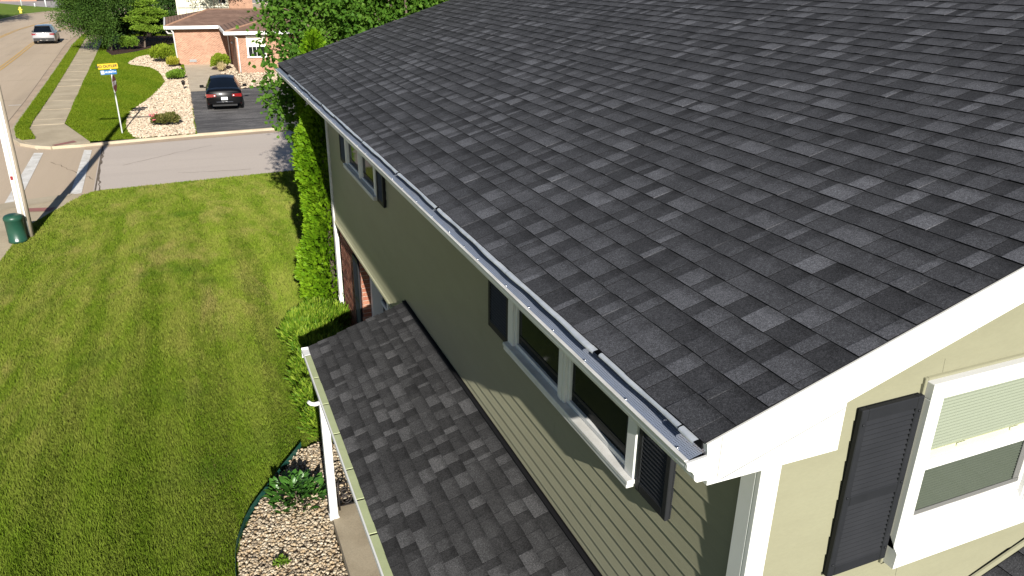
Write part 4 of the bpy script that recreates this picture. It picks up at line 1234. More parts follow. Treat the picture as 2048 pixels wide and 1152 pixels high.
M_bedleaf = pmat('broad_leaf', (.030, .095, .012), (.060, .150, .022), 9.0, rough=.4, spec=.4)

def limbs(name, base, top, r, targets, parent, mat=M_bark, seg=8):
    """tapered trunk that splits into limbs towards the crown"""
    base = Vector(base); top = Vector(top)
    mb = MB()
    mid = base.lerp(top, .5) + Vector((r * .5, -r * .4, 0))
    mb.tube([base, base + Vector((0, 0, r * .8)), mid, top], [r * 1.35, r, r * .85, r * .62], seg)
    for t in targets:
        t = Vector(t)
        s = base.lerp(top, random.uniform(.6, 1.0))
        m = s.lerp(t, .5) + Vector((random.uniform(-.2, .2), random.uniform(-.2, .2), (t - s).length * .12))
        mb.tube([s, m, t], [r * .42, r * .25, r * .07], 6)
    return mb.build(name, mat, parent)

def crown_pts(ells, nclus, per, spread, shell=.45, flat=1.0, gap=.0):
    """leaf positions in clumps spread through ellipsoids; returns points, clump directions, clump tone"""
    w = np.array([e[1][0] * e[1][1] * e[1][2] for e in ells]) ** .67; w = w / w.sum()
    P, D, T, C = [], [], [], []
    for e, k in zip(ells, np.maximum(1, (w * nclus).astype(int))):
        d = sphere_pts(k); rr = RNG.uniform(0, 1, k) ** shell
        c = np.array(e[0]) + d * rr[:, None] * np.array(e[1]) * RNG.uniform(.82, 1.08, (k, 1))
        C.append(c)
        n = per
        o = RNG.normal(0, 1, (k, n, 3)) * spread * np.array([1, 1, flat]) * RNG.uniform(.6, 1.3, (k, 1, 1))
        P.append((c[:, None] + o).reshape(-1, 3)); D.append((np.repeat(d, n, 0) * .7 + unit(o.reshape(-1, 3)) * .6)); T.append(np.repeat(RNG.uniform(0, 1, k), n))
    return np.concatenate(P), np.concatenate(D), np.concatenate(T), np.concatenate(C)

def tree(name, label, base, top, r, ells, nclus, per, spread, size, mat, tmpl=LEAF_OVAL, shell=.45, flat=1.0, droop=.35, cat='tree', group=None, nl=14, extra=None):
    t = empty(name, base, label, cat, group)
    P, D, T, C = crown_pts(ells, nclus, per, spread, shell, flat)
    if extra is not None:
        for c in extra:
            o = RNG.normal(0, 1, (per * 3, 3)) * spread * .95
            P = np.concatenate([P, np.array(c) + o]); D = np.concatenate([D, unit(o)]); T = np.concatenate([T, np.full(per * 3, RNG.uniform(0, .7))])
        C = np.concatenate([np.array(extra, float), C])
    keep = P[:, 2] > base[2] + .25
    P, D, T = P[keep], D[keep], T[keep]
    D = D + np.array([0, 0, -droop]) + RNG.normal(0, .35, P.shape)
    tone = np.clip(T * .55 + RNG.uniform(0, .5, len(P)), 0, 1)
    link('crown', leaf_mesh('crown', P, D, RNG.uniform(.75, 1.25, len(P)) * size, mat, tmpl, tone=tone), t)
    idx = list(range(len(extra))) if extra is not None else []
    idx += [random.randrange(len(C)) for _ in range(nl)]
    limbs('trunk', base, top, r, [C[i] for i in idx], t)
    return t

# big maple just beyond the far end of the house
KS = 18.6 / 22.0
def near(p): return (p[0] * KS + .30, p[1] * KS, 7.3 - (7.3 - p[2]) * KS)
MAPLE_X = [near(p) for p in [(1.95, 21.5, 4.25), (2.2, 21.6, 3.7), (2.55, 21.3, 3.1), (2.05, 21.8, 5.3), (2.05, 22.0, 5.95), (2.4, 21.2, 4.9), (2.3, 22.0, 6.5), (2.7, 21.4, 2.9), (2.9, 21.5, 3.4), (2.0, 21.4, 3.95), (3.0, 21.4, 5.4), (3.3, 21.3, 5.7), (2.7, 21.8, 4.3), (2.5, 21.8, 6.1), (3.1, 21.6, 4.6)]]
tree('maple_tree', 'large green maple with broad leaves reaching past the far end of the charcoal roof', (5.6, 19.2, .75), (5.4, 19.1, 4.4), .19,
     [(near(c), tuple(q * KS for q in r)) for c, r in [((6.2, 22.6, 6.6), (3.5, 3.0, 3.3)), ((4.3, 22.4, 5.0), (1.8, 1.7, 2.0)), ((4.2, 22.4, 7.4), (2.1, 2.0, 1.8)), ((8.8, 22.7, 6.0), (2.4, 2.4, 2.8))]], 700, 75, .21, .098, M_maple, LEAF_MAPLE, shell=.5, extra=MAPLE_X, nl=22)
# dense tree over the pavement
tree('street_tree', 'wide dark green fine-leaved tree overhanging the pavement beyond the silver car', (-5.4, 79.0, .1), (-5.4, 78.6, 2.6), .17,
     [((-6.4, 77.2, 5.2), (2.5, 2.8, 2.6)), ((-7.4, 76.8, 3.4), (1.7, 2.2, 1.9)), ((-6.0, 77.6, 3.0), (1.5, 1.8, 1.6)), ((-5.8, 77.6, 1.9), (1.25, 1.3, 1.2)), ((-7.0, 77.5, 5.8), (2.0, 2.4, 2.0)), ((-3.6, 78.6, 5.2), (1.6, 2.0, 1.6))], 560, 100, .30, .13, M_dense, LEAF_OVAL, shell=.4)
tree('dogwood_tree', 'small light green tree with layered branches beside the round boxwood', (-2.72, 80.9, .15), (-2.6, 80.6, 1.7), .09,
     [((-2.5, 79.2, 4.1), (1.3, 1.2, .30)), ((-2.2, 79.0, 3.4), (1.6, 1.4, .28)), ((-2.5, 78.8, 2.7), (1.75, 1.4, .28)), ((-2.2, 78.7, 2.0), (1.5, 1.2, .25)), ((-2.6, 79.2, 4.8), (.9, .9, .3)), ((-1.4, 79.0, 3.0), (.9, 1.0, .25))], 260, 60, .15, .15, M_dogwood, LEAF_OVAL, shell=.6, flat=.4, droop=.1)
for i, (lb, b, top, el, n) in enumerate([
    ('tall shaded tree behind the layered tree and left of the brick house', (-2.5, 93, .1), (-2.5, 93, 4), [((-2.5, 92, 6.0), (4.4, 3.6, 4.6)), ((-6.5, 90, 5.2), (3.0, 3, 3.6)), ((.4, 91, 5.6), (2.6, 2.6, 3.6))], 420),
    ('dark tree filling the gap behind the brick chimney block', (11.5, 84, .1), (11.5, 84, 4), [((11.5, 83, 6.0), (3.6, 3.4, 5.0)), ((16.5, 82, 6), (4, 3.5, 5))], 320),
    ('dark leafy tree behind the maple at the top of the roof edge', (13.5, 52, .1), (13.5, 52, 3.5), [((12.0, 51, 5.8), (4.2, 3.2, 4.6)), ((16.5, 51, 6), (4.5, 3.4, 4.6)), ((9.0, 50, 6.8), (2.6, 2.4, 2.6))], 520),
    ('large tree at the left edge whose shadow lies across the far lawn', (-25.5, 111, .1), (-25.5, 111, 4), [((-25.5, 111, 7.5), (5.4, 4.5, 4.8))], 220),
]):
    tree('background_tree', lb, b, top, .25, el, n, 100, .42, .22, M_darktree, LEAF_OVAL, shell=.45, group='trees behind the neighbouring houses', nl=10)
tree('multi_stem_tree', 'slim multi-stemmed small tree in front of the cream house wall', (3.95, 85.2, .1), (3.95, 85.1, 1.2), .10,
     [((2.9, 85.0, 5.3), (1.8, 1.2, 1.1)), ((5.0, 85.0, 5.8), (1.4, 1.2, 1.0))], 46, 40, .2, .16, M_maple, nl=0, extra=[(3.0, 85, 5.0), (3.7, 85, 5.4), (4.5, 85, 5.3), (5.1, 85, 5.2)])

# arborvitae beside the far house corner
def arbor(label, x, y, z0, h, r, n=9000, size=.13):
    t = empty('arborvitae', (x, y, z0), label, 'conifer', 'arborvitae at the far house corner')
    u = RNG.uniform(0, 1, n); a = RNG.uniform(0, 2 * math.pi, n)
    prof = np.minimum(1, (1 - u) * 3.2) ** .6 * (.82 + .18 * np.sin(u * 9)) * r
    lump = 1 + .13 * np.sin(a * 5 + u * 21) + .09 * np.sin(a * 9 - u * 37)
    rr = prof * lump * RNG.uniform(.55, 1.0, n) ** .35
    P = np.column_stack([x + rr * np.cos(a), y + rr * np.sin(a), z0 + .05 + u * h])
    D = np.column_stack([np.cos(a), np.sin(a), np.full(n, .75)]) + RNG.normal(0, .35, (n, 3))
    tone = np.clip(.35 * (lump - .8) / .4 + RNG.uniform(0, .6, n), 0, 1)
    link('foliage', leaf_mesh('foliage', P, D, RNG.uniform(.7, 1.3, n) * size, M_arbor, LEAF_SPRAY, tone=tone), t)
    mb = MB(); mb.tube([(x, y, z0 - .05), (x, y, z0 + h * .85)], [.07, .02], 8); mb.build('trunk', M_bark, t)
arbor('nearest tall bright green arborvitae against the white far corner board', 2.20, 14.15, .95, 4.05, .58, 16000, .10)
arbor('second arborvitae standing in the shade under the far eave', 2.75, 15.2, .95, 4.1, .55, 7000, .12)
arbor('yellow-tipped arborvitae whose top shows above the far roof corner', 2.72, 17.6, .85, 5.05, .50, 7000, .12)

# spreading shrubs along the porch
def shrub(name, label, c, rad, n, size, mat, tmpl=LEAF_OVAL, upw=.5, cat='shrub', group=None, shell=.3, wsc=None, lumps=7):
    t = empty(name, (c[0], c[1], c[2]), label, cat, group)
    lc = np.array([(0, 0, .45)] + [(math.cos(a) * .5, math.sin(a) * .5, random.uniform(.3, .6)) for a in np.linspace(0, 2 * math.pi, lumps, endpoint=False)])
    k = RNG.integers(0, len(lc), n)
    d = sphere_pts(n); d[:, 2] = np.abs(d[:, 2]) * 1.1 - .15
    q = lc[k] + d * (RNG.uniform(0, 1, n) ** shell)[:, None] * .5
    P = np.array(c) + q * np.array([rad[0], rad[1], rad[2]])
    P[:, 2] = np.maximum(P[:, 2], c[2] + .01)
    D = d + np.array([0, 0, upw]) + RNG.normal(0, .3, (n, 3))
    S = RNG.uniform(.6, 1.35, n) * size
    tone = np.clip(.25 * q[:, 2] + RNG.uniform(0, .75, n), 0, 1)
    link('foliage', leaf_mesh('foliage', P, D, S, mat, tmpl, tone=tone, wscale=None if wsc is None else S * wsc), t)
    mb = MB()
    for a in range(5):
        an = a * 1.26; mb.tube([(c[0], c[1], c[2] - .04), (c[0] + math.cos(an) * rad[0] * .45, c[1] + math.sin(an) * rad[1] * .45, c[2] + rad[2] * .55)], [.018, .006], 5)
    mb.build('stem', M_bark, t)
    return t
JUN = [((1.80, 13.05, 1.05), (.52, .50, .60), 'golden-tipped juniper touching the white far corner board'),
       ((1.42, 12.60, 1.08), (.48, .52, .58), 'yellow-green juniper at the lawn edge below the brick wall'),
       ((1.55, 11.80, 1.08), (.52, .54, .60), 'juniper just past the upper end of the porch gutter'),
       ((1.38, 11.00, 1.08), (.48, .52, .58), 'third juniper up from the river stone bed'),
       ((1.32, 10.20, 1.08), (.48, .52, .58), 'second juniper up from the river stone bed'),
       ((1.34, 9.50, 1.10), (.46, .50, .52), 'juniper nearest the river stone bed beside the porch post')]
for c, rad, lb in JUN:
    shrub('juniper', lb, c, rad, 7000, .095, M_yew, LEAF_SPRAY, upw=.9, group='junipers along the porch', wsc=.42, lumps=13, shell=.55)
# broad-leaved plant in the stone bed
def broad_plant(label, c, n, L):
    t = empty('bed_plant', c, label, 'plant')
    vs = []; fs = []
    W = [.12, .42, .50, .34, .0]
    for i, w in enumerate(W):
        u = i / 4; zz = .55 * math.sin(u * 2.0) * .6
        vs += [(u, -w * .5, zz + .03), (u, 0, zz), (u, w * .5, zz + .03)]
    for i in range(4):
        for j in range(2): fs.append((i * 3 + j, i * 3 + j + 1, (i + 1) * 3 + j + 1, (i + 1) * 3 + j))
    mb = MB(); mb.add(vs, fs, 0, True); me = mb.mesh('leaf', M_bedleaf)
    for i in range(n):
        a = random.uniform(0, 2 * math.pi); s = L * random.uniform(.55, 1.1); rr = random.uniform(.0, .34)
        el = random.uniform(-.1, .9) * (1 - rr)
        m = Matrix.Translation((c[0] + math.cos(a) * rr, c[1] + math.sin(a) * rr, c[2] + random.uniform(.02, .30) * (1.1 - rr * 2))) @ Matrix.Rotation(a + random.uniform(-1.2, 1.2), 4, 'Z') @ Matrix.Rotation(-el, 4, 'Y') @ Matrix.Scale(s, 4)
        link('leaf', me, t, m)
    mb = MB(); mb.tube([(c[0], c[1], c[2] - .03), (c[0], c[1], c[2] + .15)], [.03, .012], 6); mb.build('stem', M_bark, t)
broad_plant('leafy broad green plant growing in the river stone bed', (.60, 8.22, float(zb)), 230, .135)
sh = shrub('small_weed', 'small low green tuft in the stone bed at the bottom edge', (.28, 7.15, float(zb)), (.08, .07, .06), 120, .04, M_box, upw=.8, cat='plant')

# beds of the neighbouring house
for x, lb in ((-5.0, 'left dark yew filling the shade behind the round boxwood'), (-2.9, 'middle dark yew behind the thin pale trunk'), (-.9, 'right dark yew beside the brick house corner')):
    shrub('yew', lb, (x, 84.5, .12), (1.5, 1.0, 2.9), 4200, .2, M_darktree, upw=.3, group='dark yews in the shade')  # dark hedge added to fill the deep shade behind the dogwood
shrub('boxwood', 'round clipped green boxwood in the dark mulch bed', (-3.95, 79.2, .12), (.85, .8, 1.1), 5200, .14, M_box, upw=.2)
shrub('spirea_bush', 'large yellow-green bush on the gravel left of the brick wall', (-1.20, 68.2, .12), (.85, .9, 1.25), 5200, .14, M_spirea, upw=.5)
shrub('gold_bush', 'small golden yellow bush at the brick house corner', (-.45, 64.6, .12), (.45, .45, .70), 2200, .11, M_gold, upw=.4)
shrub('perennial_clump', 'low dark green clump on the gravel beside the concrete pad', (-.35, 57.6, .12), (.55, .95, .55), 3200, .16, M_box, upw=.9)
shrub('corner_bush', 'leafy green shrub in front of the inner brick corner', (2.75, 61.6, .12), (.65, .7, 1.15), 4200, .15, M_spirea, upw=.5)
shrub('dry_grass_tuft', 'straw coloured grass tuft at the foot of the corner shrub', (2.75, 60.6, .12), (.28, .28, .5), 260, .34, pmat('straw', (.42, .33, .17), (.33, .26, .13), 5.0, rough=.8), LEAF_BLADE, upw=2.0, cat='plant', wsc=.08)
rb = shrub('rose_bush', 'rose bush with pink blossoms on the pale gravel bed', (-1.0, 40.4, .12), (.65, .55, .55), 3000, .11, M_rose, upw=.4)
for i in range(14):
    mb = MB(); a = random.uniform(2.2, 4.0); rr = random.uniform(.35, .62)
    p = (-1.05 + math.cos(a) * rr, 40.3 + math.sin(a) * rr * .6 - .1, .12 + random.uniform(.35, .62))
    for k in range(5):
        an = k * 1.2566; mb.add([(p[0], p[1], p[2]), (p[0] + .07 * math.cos(an), p[1] + .07 * math.sin(an), p[2] + .03), (p[0] + .07 * math.cos(an + 1.1), p[1] + .07 * math.sin(an + 1.1), p[2] + .03), (p[0] + .04 * math.cos(an + .5), p[1] + .04 * math.sin(an + .5), p[2] + .055)], [(0, 1, 3), (0, 3, 2), (1, 2, 3)])
    mb.build('blossom', M_pink, rb)
# ------------------------------------------------------------------ neighbouring brick house
M_fascia = pmat('far_white_trim', (.80, .79, .77), (.74, .73, .70), 1.0, rough=.5)
M_soffit = pmat('grey_soffit', (.45, .44, .42), rough=.7)
bh = empty('brick_house', (4, 66, .1), 'single-storey peach brick house with brown hip roof behind the black car', 'house')
mb = MB(); mb.box(-.05, 13, 66, 77, 0, 2.68); mb.box(3.84, 13, 59.6, 66.1, 0, 2.68); mb.build('wall', M_brick_far, bh)
def hip(mb, P, F): mb.add(P, F)
mb = MB()
zA, zR = 2.97, 3.86
mb.add([(-.6, 65.4, zA), (13.6, 65.4, zA), (13.6, 76.6, zA), (-.6, 76.6, zA), (2.7, 70.8, zR), (10.5, 70.8, zR)], [(0, 1, 5, 4), (1, 2, 5), (2, 3, 4, 5), (3, 0, 4)])
rfA = mb.build('roof', M_brown_roof, bh)
mb = MB()
mb.add([(3.2, 59.05, zA), (13.6, 59.05, zA), (13.6, 71, zA), (3.2, 71, zA), (8.3, 64.1, 3.98), (8.3, 71, 3.98)], [(0, 1, 4), (1, 2, 5, 4), (3, 0, 4, 5), (2, 3, 5)])
rfB = mb.build('roof', M_brown_roof, bh)
M_cap = pmat('ridge_cap_brown', (.25, .15, .10), (.19, .11, .075), 3.0, rough=.9)
mb = MB(); mb.tube([(-.6, 65.4, zA + .02), (2.7, 70.8, zR + .02), (10.5, 70.8, zR + .02)], .07, 6); mb.build('ridge_cap', M_cap, rfA)
mb = MB(); mb.tube([(3.2, 59.05, zA + .02), (8.3, 64.1, 4.0), (8.3, 71, 4.0)], .07, 6); mb.build('ridge_cap', M_cap, rfB)
mb = MB(); mb.bbox(-.65, 3.19, 65.28, 65.40, 2.77, 2.985, .01); mb.bbox(-.72, -.6, 65.28, 76.6, 2.77, 2.985, .01); mb.build('gutter', M_fascia, bh)
mb = MB(); mb.bbox(3.08, 13.6, 58.93, 59.05, 2.77, 2.985, .01); mb.bbox(3.08, 3.2, 59.055, 65.27, 2.77, 2.985, .01); mb.build('gutter', M_fascia, bh)
mb = MB(); mb.box(-.59, 3.2, 65.41, 66.05, 2.72, 2.765); mb.box(3.21, 13.5, 59.06, 59.65, 2.72, 2.765); mb.box(3.21, 3.86, 59.66, 66.05, 2.72, 2.765); mb.box(-.59, -.02, 66.06, 76.5, 2.72, 2.765); mb.build('soffit', M_soffit, bh)
for pts in ([(-.25, 65.5, 2.75), (-.12, 65.85, 2.5), (-.08, 65.92, .2)], [(3.66, 65.6, 2.75), (3.74, 65.9, 2.5), (3.74, 65.92, .2)], [(3.72, 59.3, 2.75), (3.96, 59.5, 2.5), (3.96, 59.53, .2)], [(-.62, 65.6, 2.75), (-.5, 65.9, 2.45), (-.14, 66.1, 2.4)]):
    mb = MB(); mb.tube(pts, .055 if pts[0][0] > 0 else .06, 6); mb.build('downspout', M_fascia, bh)
mb = MB(); mb.bbox(.75, 1.25, 65.95, 65.995, .30, .50, .01)
for k in range(4): mb.box(.78, 1.22, 65.94, 65.949, .325 + k * .04, .345 + k * .04)
mb.build('vent', pmat('grey_vent', (.25, .25, .25), rough=.6), bh)
mb = MB(); mb.bbox(4.56, 4.66, 59.53, 59.6, 1.25, 2.66, .01); mb.bbox(5.74, 5.84, 59.53, 59.6, 1.25, 2.66, .01); mb.bbox(4.66, 5.74, 59.53, 59.6, 2.56, 2.66, .01); mb.bbox(4.52, 5.88, 59.48, 59.6, 1.15, 1.25, .01)
w = mb.build('window', M_fascia, bh)
mb = MB(); mb.box(4.66, 5.74, 59.57, 59.595, 1.25, 1.92); mb.build('pane', M_glass_dark, w)
mb = MB(); mb.box(4.66, 5.74, 59.56, 59.595, 1.925, 2.56); mb.build('blind', pmat('cream_blind', (.62, .58, .46), rough=.8), w)
mb = MB(); mb.bbox(4.66, 5.74, 59.545, 59.565, 1.90, 1.95, .004)
for x in (4.93, 5.2, 5.47): mb.bbox(x - .012, x + .012, 59.55, 59.568, 1.25, 1.9, .002)
mb.build('sash', M_fascia, w)
mb = MB(); mb.bbox(3.70, 3.83, 62.4, 62.55, 1.9, 2.05, .02); mb.build('wall_lamp', M_fascia, bh)

# house behind it
ch = empty('cream_house', (6, 90, .1), 'cream rendered house with a brick block, partly seen behind the brown roof', 'house')
M_cream = pmat('cream_render', (.62, .59, .46), (.57, .54, .42), 1.0, rough=.85)
mb = MB(); mb.box(.5, 5.45, 88.4, 97, 0, 6.0); mb.build('wall', M_cream, ch)
mb = MB(); mb.box(5.46, 7.75, 87.6, 97, 0, 6.2); mb.build('brick_block', M_brick_far, ch)
mb = MB(); mb.add([(0, 87.9, 6.0), (8.2, 87.2, 6.0), (8.2, 97.5, 6.0), (0, 97.5, 6.0), (3, 92.5, 7.6), (6, 92.5, 7.6)], [(0, 1, 5, 4), (1, 2, 5), (2, 3, 4, 5), (3, 0, 4), (0, 3, 2, 1)]); mb.build('roof', M_brown_roof, ch)
mb = MB(); mb.bbox(4.55, 5.25, 88.33, 88.4, 3.55, 4.6, .01); w = mb.build('window', M_fascia, ch)
mb = MB(); mb.box(4.62, 5.18, 88.315, 88.328, 3.62, 4.53); mb.build('pane', M_glass_dark, w)
mb = MB(); mb.tube([(.6, 88.2, 3.25), (5.4, 88.2, 3.25)], .03, 6)
for x in np.linspace(.7, 5.3, 8): mb.tube([(x, 88.2, 2.6), (x, 88.2, 3.25)], .02, 5)
mb.build('railing', M_soffit, ch)

# far brick building across the road
fb = empty('brick_building', (-34, 186, .1), 'low red brick building beyond the parking area at the top left corner', 'building')
M_brick_orange = mat_brick('red_orange_brick', (.42, .16, .085), (.34, .12, .07), (.42, .30, .22), bias=.0)
mb = MB(); mb.box(-48, -24.4, 186, 196, 0, 4.0); mb.build('wall', M_brick_orange, fb)
mb = MB(); mb.box(-48.4, -24.0, 185.6, 196.4, 4.0, 4.4); mb.build('roof', M_fascia, fb)
for x in (-45, -41, -37, -33, -29.5):
    mb = MB(); mb.bbox(x - .7, x + .7, 185.9, 185.99, .9, 2.6, .02); w = mb.build('window', M_fascia, fb)
    mb = MB(); mb.box(x - .6, x + .6, 185.87, 185.89, 1.0, 2.5); mb.build('pane', M_glass_dark, w)
mb = MB(); mb.box(-24.3, -18.5, 187, 194, 0, 2.7); mb.box(-24.3, -18.0, 186.4, 194, 2.71, 3.0); mb.build('carport', M_dark, fb)

# ------------------------------------------------------------------ cars
M_tyre = pmat('tyre_rubber', (.012, .012, .012), rough=.85)
M_rim = pmat('alloy_rim', (.45, .46, .47), rough=.3, metal=.9)
M_carglass = pmat('car_glass', (.004, .006, .010), rough=.05, spec=.3)
M_tail = pmat('tail_lamp_red', (.15, .004, .005), (.20, .008, .008), 9.0, rough=.15, spec=.6)
M_plate = pmat('number_plate', (.78, .80, .80), (.70, .72, .74), 20.0, rough=.4)
M_chrome = pmat('chrome_trim', (.85, .85, .87), rough=.08, metal=1.0)
M_trim_black = pmat('black_car_trim', (.014, .014, .015), rough=.5)
def car_paint(name, c, metal=0.0):
    m, nt, out = _new(name)
    p = bsdf(nt, out, c, .32, metal, .18)
    p.inputs['Coat Weight'].default_value = .35; p.inputs['Coat Roughness'].default_value = .06
    return m
def loft(rings, closed_ends=True):
    n = len(rings[0]); vs = [p for r in rings for p in r]
    fs = [(i * n + j, i * n + j + 1, (i + 1) * n + j + 1, (i + 1) * n + j) for i in range(len(rings) - 1) for j in range(n - 1)]
    if closed_ends: fs += [tuple(range(n))[::-1], tuple((len(rings) - 1) * n + j for j in range(n))]
    return vs, fs
def car(name, label, loc, rz, paint, body, cabin, spec, lamps, plate_z, group=None):
    t = empty(name, loc, label, 'car', group, rz)
    L = body[-1][0]
    def ring(st):
        y, wb, z0, wm, zm, ws, zs, zt = st
        half = [(wb, z0), (wb + (wm - wb) * .7, z0 + .08), (wm, zm), (wm - .005, (zm + zs) / 2), (ws, zs), (ws * .86, zs + (zt - zs) * .75), (ws * .45, zt)]
        return [(x, y, z) for x, z in half] + [(0, y, zt + .005)] + [(-x, y, z) for x, z in half[::-1]]
    vs, fs = loft([ring(s) for s in body])
    mb = MB(); mb.add(vs, fs, 0, True)
    me = mb.mesh('body', paint); bm = bmesh.new(); bm.from_mesh(me); bmesh.ops.recalc_face_normals(bm, faces=list(bm.faces)); bm.to_mesh(me); bm.free()
    link('body', me, t, None, True)
    # cabin: (y, belt half width, belt z, roof half width, roof z)
    c = cabin; n = len(c['roof'])
    # roof skin
    vs = []; fs = []; K = 7
    for y, w, z in c['roof']:
        for k in range(K):
            u = -1 + 2 * k / (K - 1); vs.append((u * w, y, z - .05 * abs(u) ** 2.2))
    for i in range(n - 1):
        for k in range(K - 1): fs.append((i * K + k, i * K + k + 1, (i + 1) * K + k + 1, (i + 1) * K + k))
    b = len(vs); vs += [(x, y, z - .03) for x, y, z in vs]; fs += [tuple(b + i for i in f)[::-1] for f in fs[:]]
    mb = MB(); mb.add(vs, fs, 0, True); mb.build('roof', c.get('roof_mat', paint), t, True)
    def glass(nm, lo, hi, bulge, mat=M_carglass, K=7):
        vs = []; fs = []
        for v in range(4):
            q = v / 3
            for k in range(K):
                u = -1 + 2 * k / (K - 1)
                w = lo[1] + (hi[1] - lo[1]) * q
                y = lo[0] + (hi[0] - lo[0]) * q + bulge * (1 - u * u) * -1
                z = lo[2] + (hi[2] - lo[2]) * q + .02 * math.sin(q * math.pi)
                vs.append((u * w, y, z - .05 * q * abs(u) ** 2.2))
        for i in range(3):
            for k in range(K - 1): fs.append((i * K + k, i * K + k + 1, (i + 1) * K + k + 1, (i + 1) * K + k))
        mb = MB(); mb.add(vs, fs, 0, True); mb.build(nm, mat, t, True)
    r0_, r1_ = c['roof'][0], c['roof'][-1]
    glass('rear_window', (c['rear'][0], c['rear'][1], c['rear'][2]), (r0_[0], r0_[1] * .97, r0_[2]), .07)
    glass('windscreen', (c['front'][0], c['front'][1], c['front'][2]), (r1_[0], r1_[1] * .97, r1_[2]), -.08)
    # sides: pillar skin then windows set in it
    for s in (-1, 1):
        bl = c['belt']
        top = [(s * w, y, z - .05) for y, w, z in c['roof']]
        bot = [(s * c['rear'][1], c['rear'][0], c['rear'][2])] + [(s * w, y, z) for y, w, z in bl] + [(s * c['front'][1], c['front'][0], c['front'][2])]
        ys_all = np.linspace(c['rear'][0], c['front'][0], 15)
        def intp(P, y):
            P = sorted(P, key=lambda p: p[1]); yy = [p[1] for p in P]
            return (np.interp(y, yy, [p[0] for p in P]), y, np.interp(y, yy, [p[2] for p in P]))
        topf = [bot[0]] + top + [bot[-1]]
        V, F = [], []
        for y in ys_all:
            a = intp(bot, y); b2 = intp(topf, y)
            V += [a, ((a[0] + b2[0]) / 2 + s * .015, y, (a[2] + b2[2]) / 2), b2]
        for i in range(len(ys_all) - 1):
            for j in range(2): F.append((i * 3 + j, i * 3 + j + 1, (i + 1) * 3 + j + 1, (i + 1) * 3 + j))
        mb = MB(); mb.add(V, F, 0, True); mb.build('pillar', paint, t, True)
        for ya, yb in c['side']:
            V, F = [], []
            for y in np.linspace(ya, yb, 5):
                a = Vector(intp(bot, y)); b2 = Vector(intp(topf, y))
                for q in (.10, .5, .88):
                    p = a.lerp(b2, q); V.append((p.x + s * (.008 + (.015 if q == .5 else 0)), p.y, p.z))
            for i in range(4):
                for j in range(2): F.append((i * 3 + j, i * 3 + j + 1, (i + 1) * 3 + j + 1, (i + 1) * 3 + j))
            mb = MB(); mb.add(V, F, 0, True); mb.build('side_window', M_carglass, t, True)
        y_m, z_m, x_m = c['mirror']
        mb = MB(); mb.bbox(min(s * x_m, s * (x_m + .22)), max(s * x_m, s * (x_m + .22)), y_m, y_m + .12, z_m, z_m + .15, .03); mb.bbox(min(s * (x_m - .16), s * (x_m + .02)), max(s * (x_m - .16), s * (x_m + .02)), y_m + .03, y_m + .10, z_m - .01, z_m + .045, .01); o = mb.build('mirror', c.get('mirror_mat', paint), t, True)
        mb = MB(); mb.bbox(min(s * (x_m + .03), s * (x_m + .2)), max(s * (x_m + .03), s * (x_m + .2)), y_m - .006, y_m - .001, z_m + .02, z_m + .13, .002); mb.build('mirror_glass', M_chrome, o)
        # lamps
        x0, x1, y0, y1, z0, z1 = lamps
        mb = MB(); mb.add([(s * x0, y0 + .02, z0 + .03), (s * (x1 + .02), y0 + .045, z0), (s * (x1 + .085), y1, z0 + .02), (s * x0, y0 + .03, z1 - .02), (s * (x1 + .02), y0 + .06, z1), (s * (x1 + .07), y1, z1)], [(0, 1, 4, 3), (1, 2, 5, 4), (3, 4, 5), (0, 2, 1)] if s > 0 else [(1, 0, 3, 4), (2, 1, 4, 5), (4, 3, 5), (2, 0, 1)])
        mb.build('tail_lamp', M_tail, t, True)
        mb = MB(); xm = s * (x0 + .07); mb.bbox(xm - .035, xm + .035, y0 + .005, y0 + .03, z0 + .06, z1 - .06, .01); mb.build('reverse_lamp', M_plate, t, True)
        mb = MB(); xr = s * (x1 - .12); mb.bbox(xr - .09, xr + .09, spec['refl'][0], spec['refl'][0] + .08, spec['refl'][1], spec['refl'][1] + .06, .01); mb.build('reflector', M_tail, t, True)
        for yw in spec['wheels']:
            mb = MB(); xo = spec['track']; R_ = spec['R']
            prof = [(R_ * .62, s * (xo - .22)), (R_ * .97, s * (xo - .20)), (R_, s * (xo - .12)), (R_, s * (xo - .05)), (R_ * .95, s * xo), (R_ * .62, s * (xo + .002))]
            mb.lathe(prof, (0, yw, R_), 20, axis='X'); wh = mb.build('wheel', M_tyre, t, True)
            mb = MB(); mb.lathe([(R_ * .64, s * (xo - .04)), (R_ * .64, s * (xo + .004)), (R_ * .55, s * (xo + .002)), (R_ * .12, s * (xo + .01))], (0, yw, R_), 16, axis='X'); link('rim', mb.mesh('rim', M_rim), wh, None, True)
            mb = MB(); mb.lathe([(R_ * 1.16, s * (xo - .24)), (R_ * 1.16, s * (xo - .02)), (R_ * 1.02, s * (xo - .01))], (0, yw, R_ + .01), 20, axis='X'); mb.build('wheel_arch', M_trim_black, t, True)
    mb = MB(); mb.bbox(-.16, .16, spec['plate_y'] - .015, spec['plate_y'], plate_z - .075, plate_z + .075, .008); mb.build('number_plate', M_plate, t, True)
    for x0, x1, y0, y1, z0, z1, mt, nm in spec['boxes']:
        mb = MB(); mb.bbox(x0, x1, y0, y1, z0, z1, .012); mb.build(nm, mt, t, True)
    return t
black = car_paint('black_car_paint', (.003, .003, .0035))
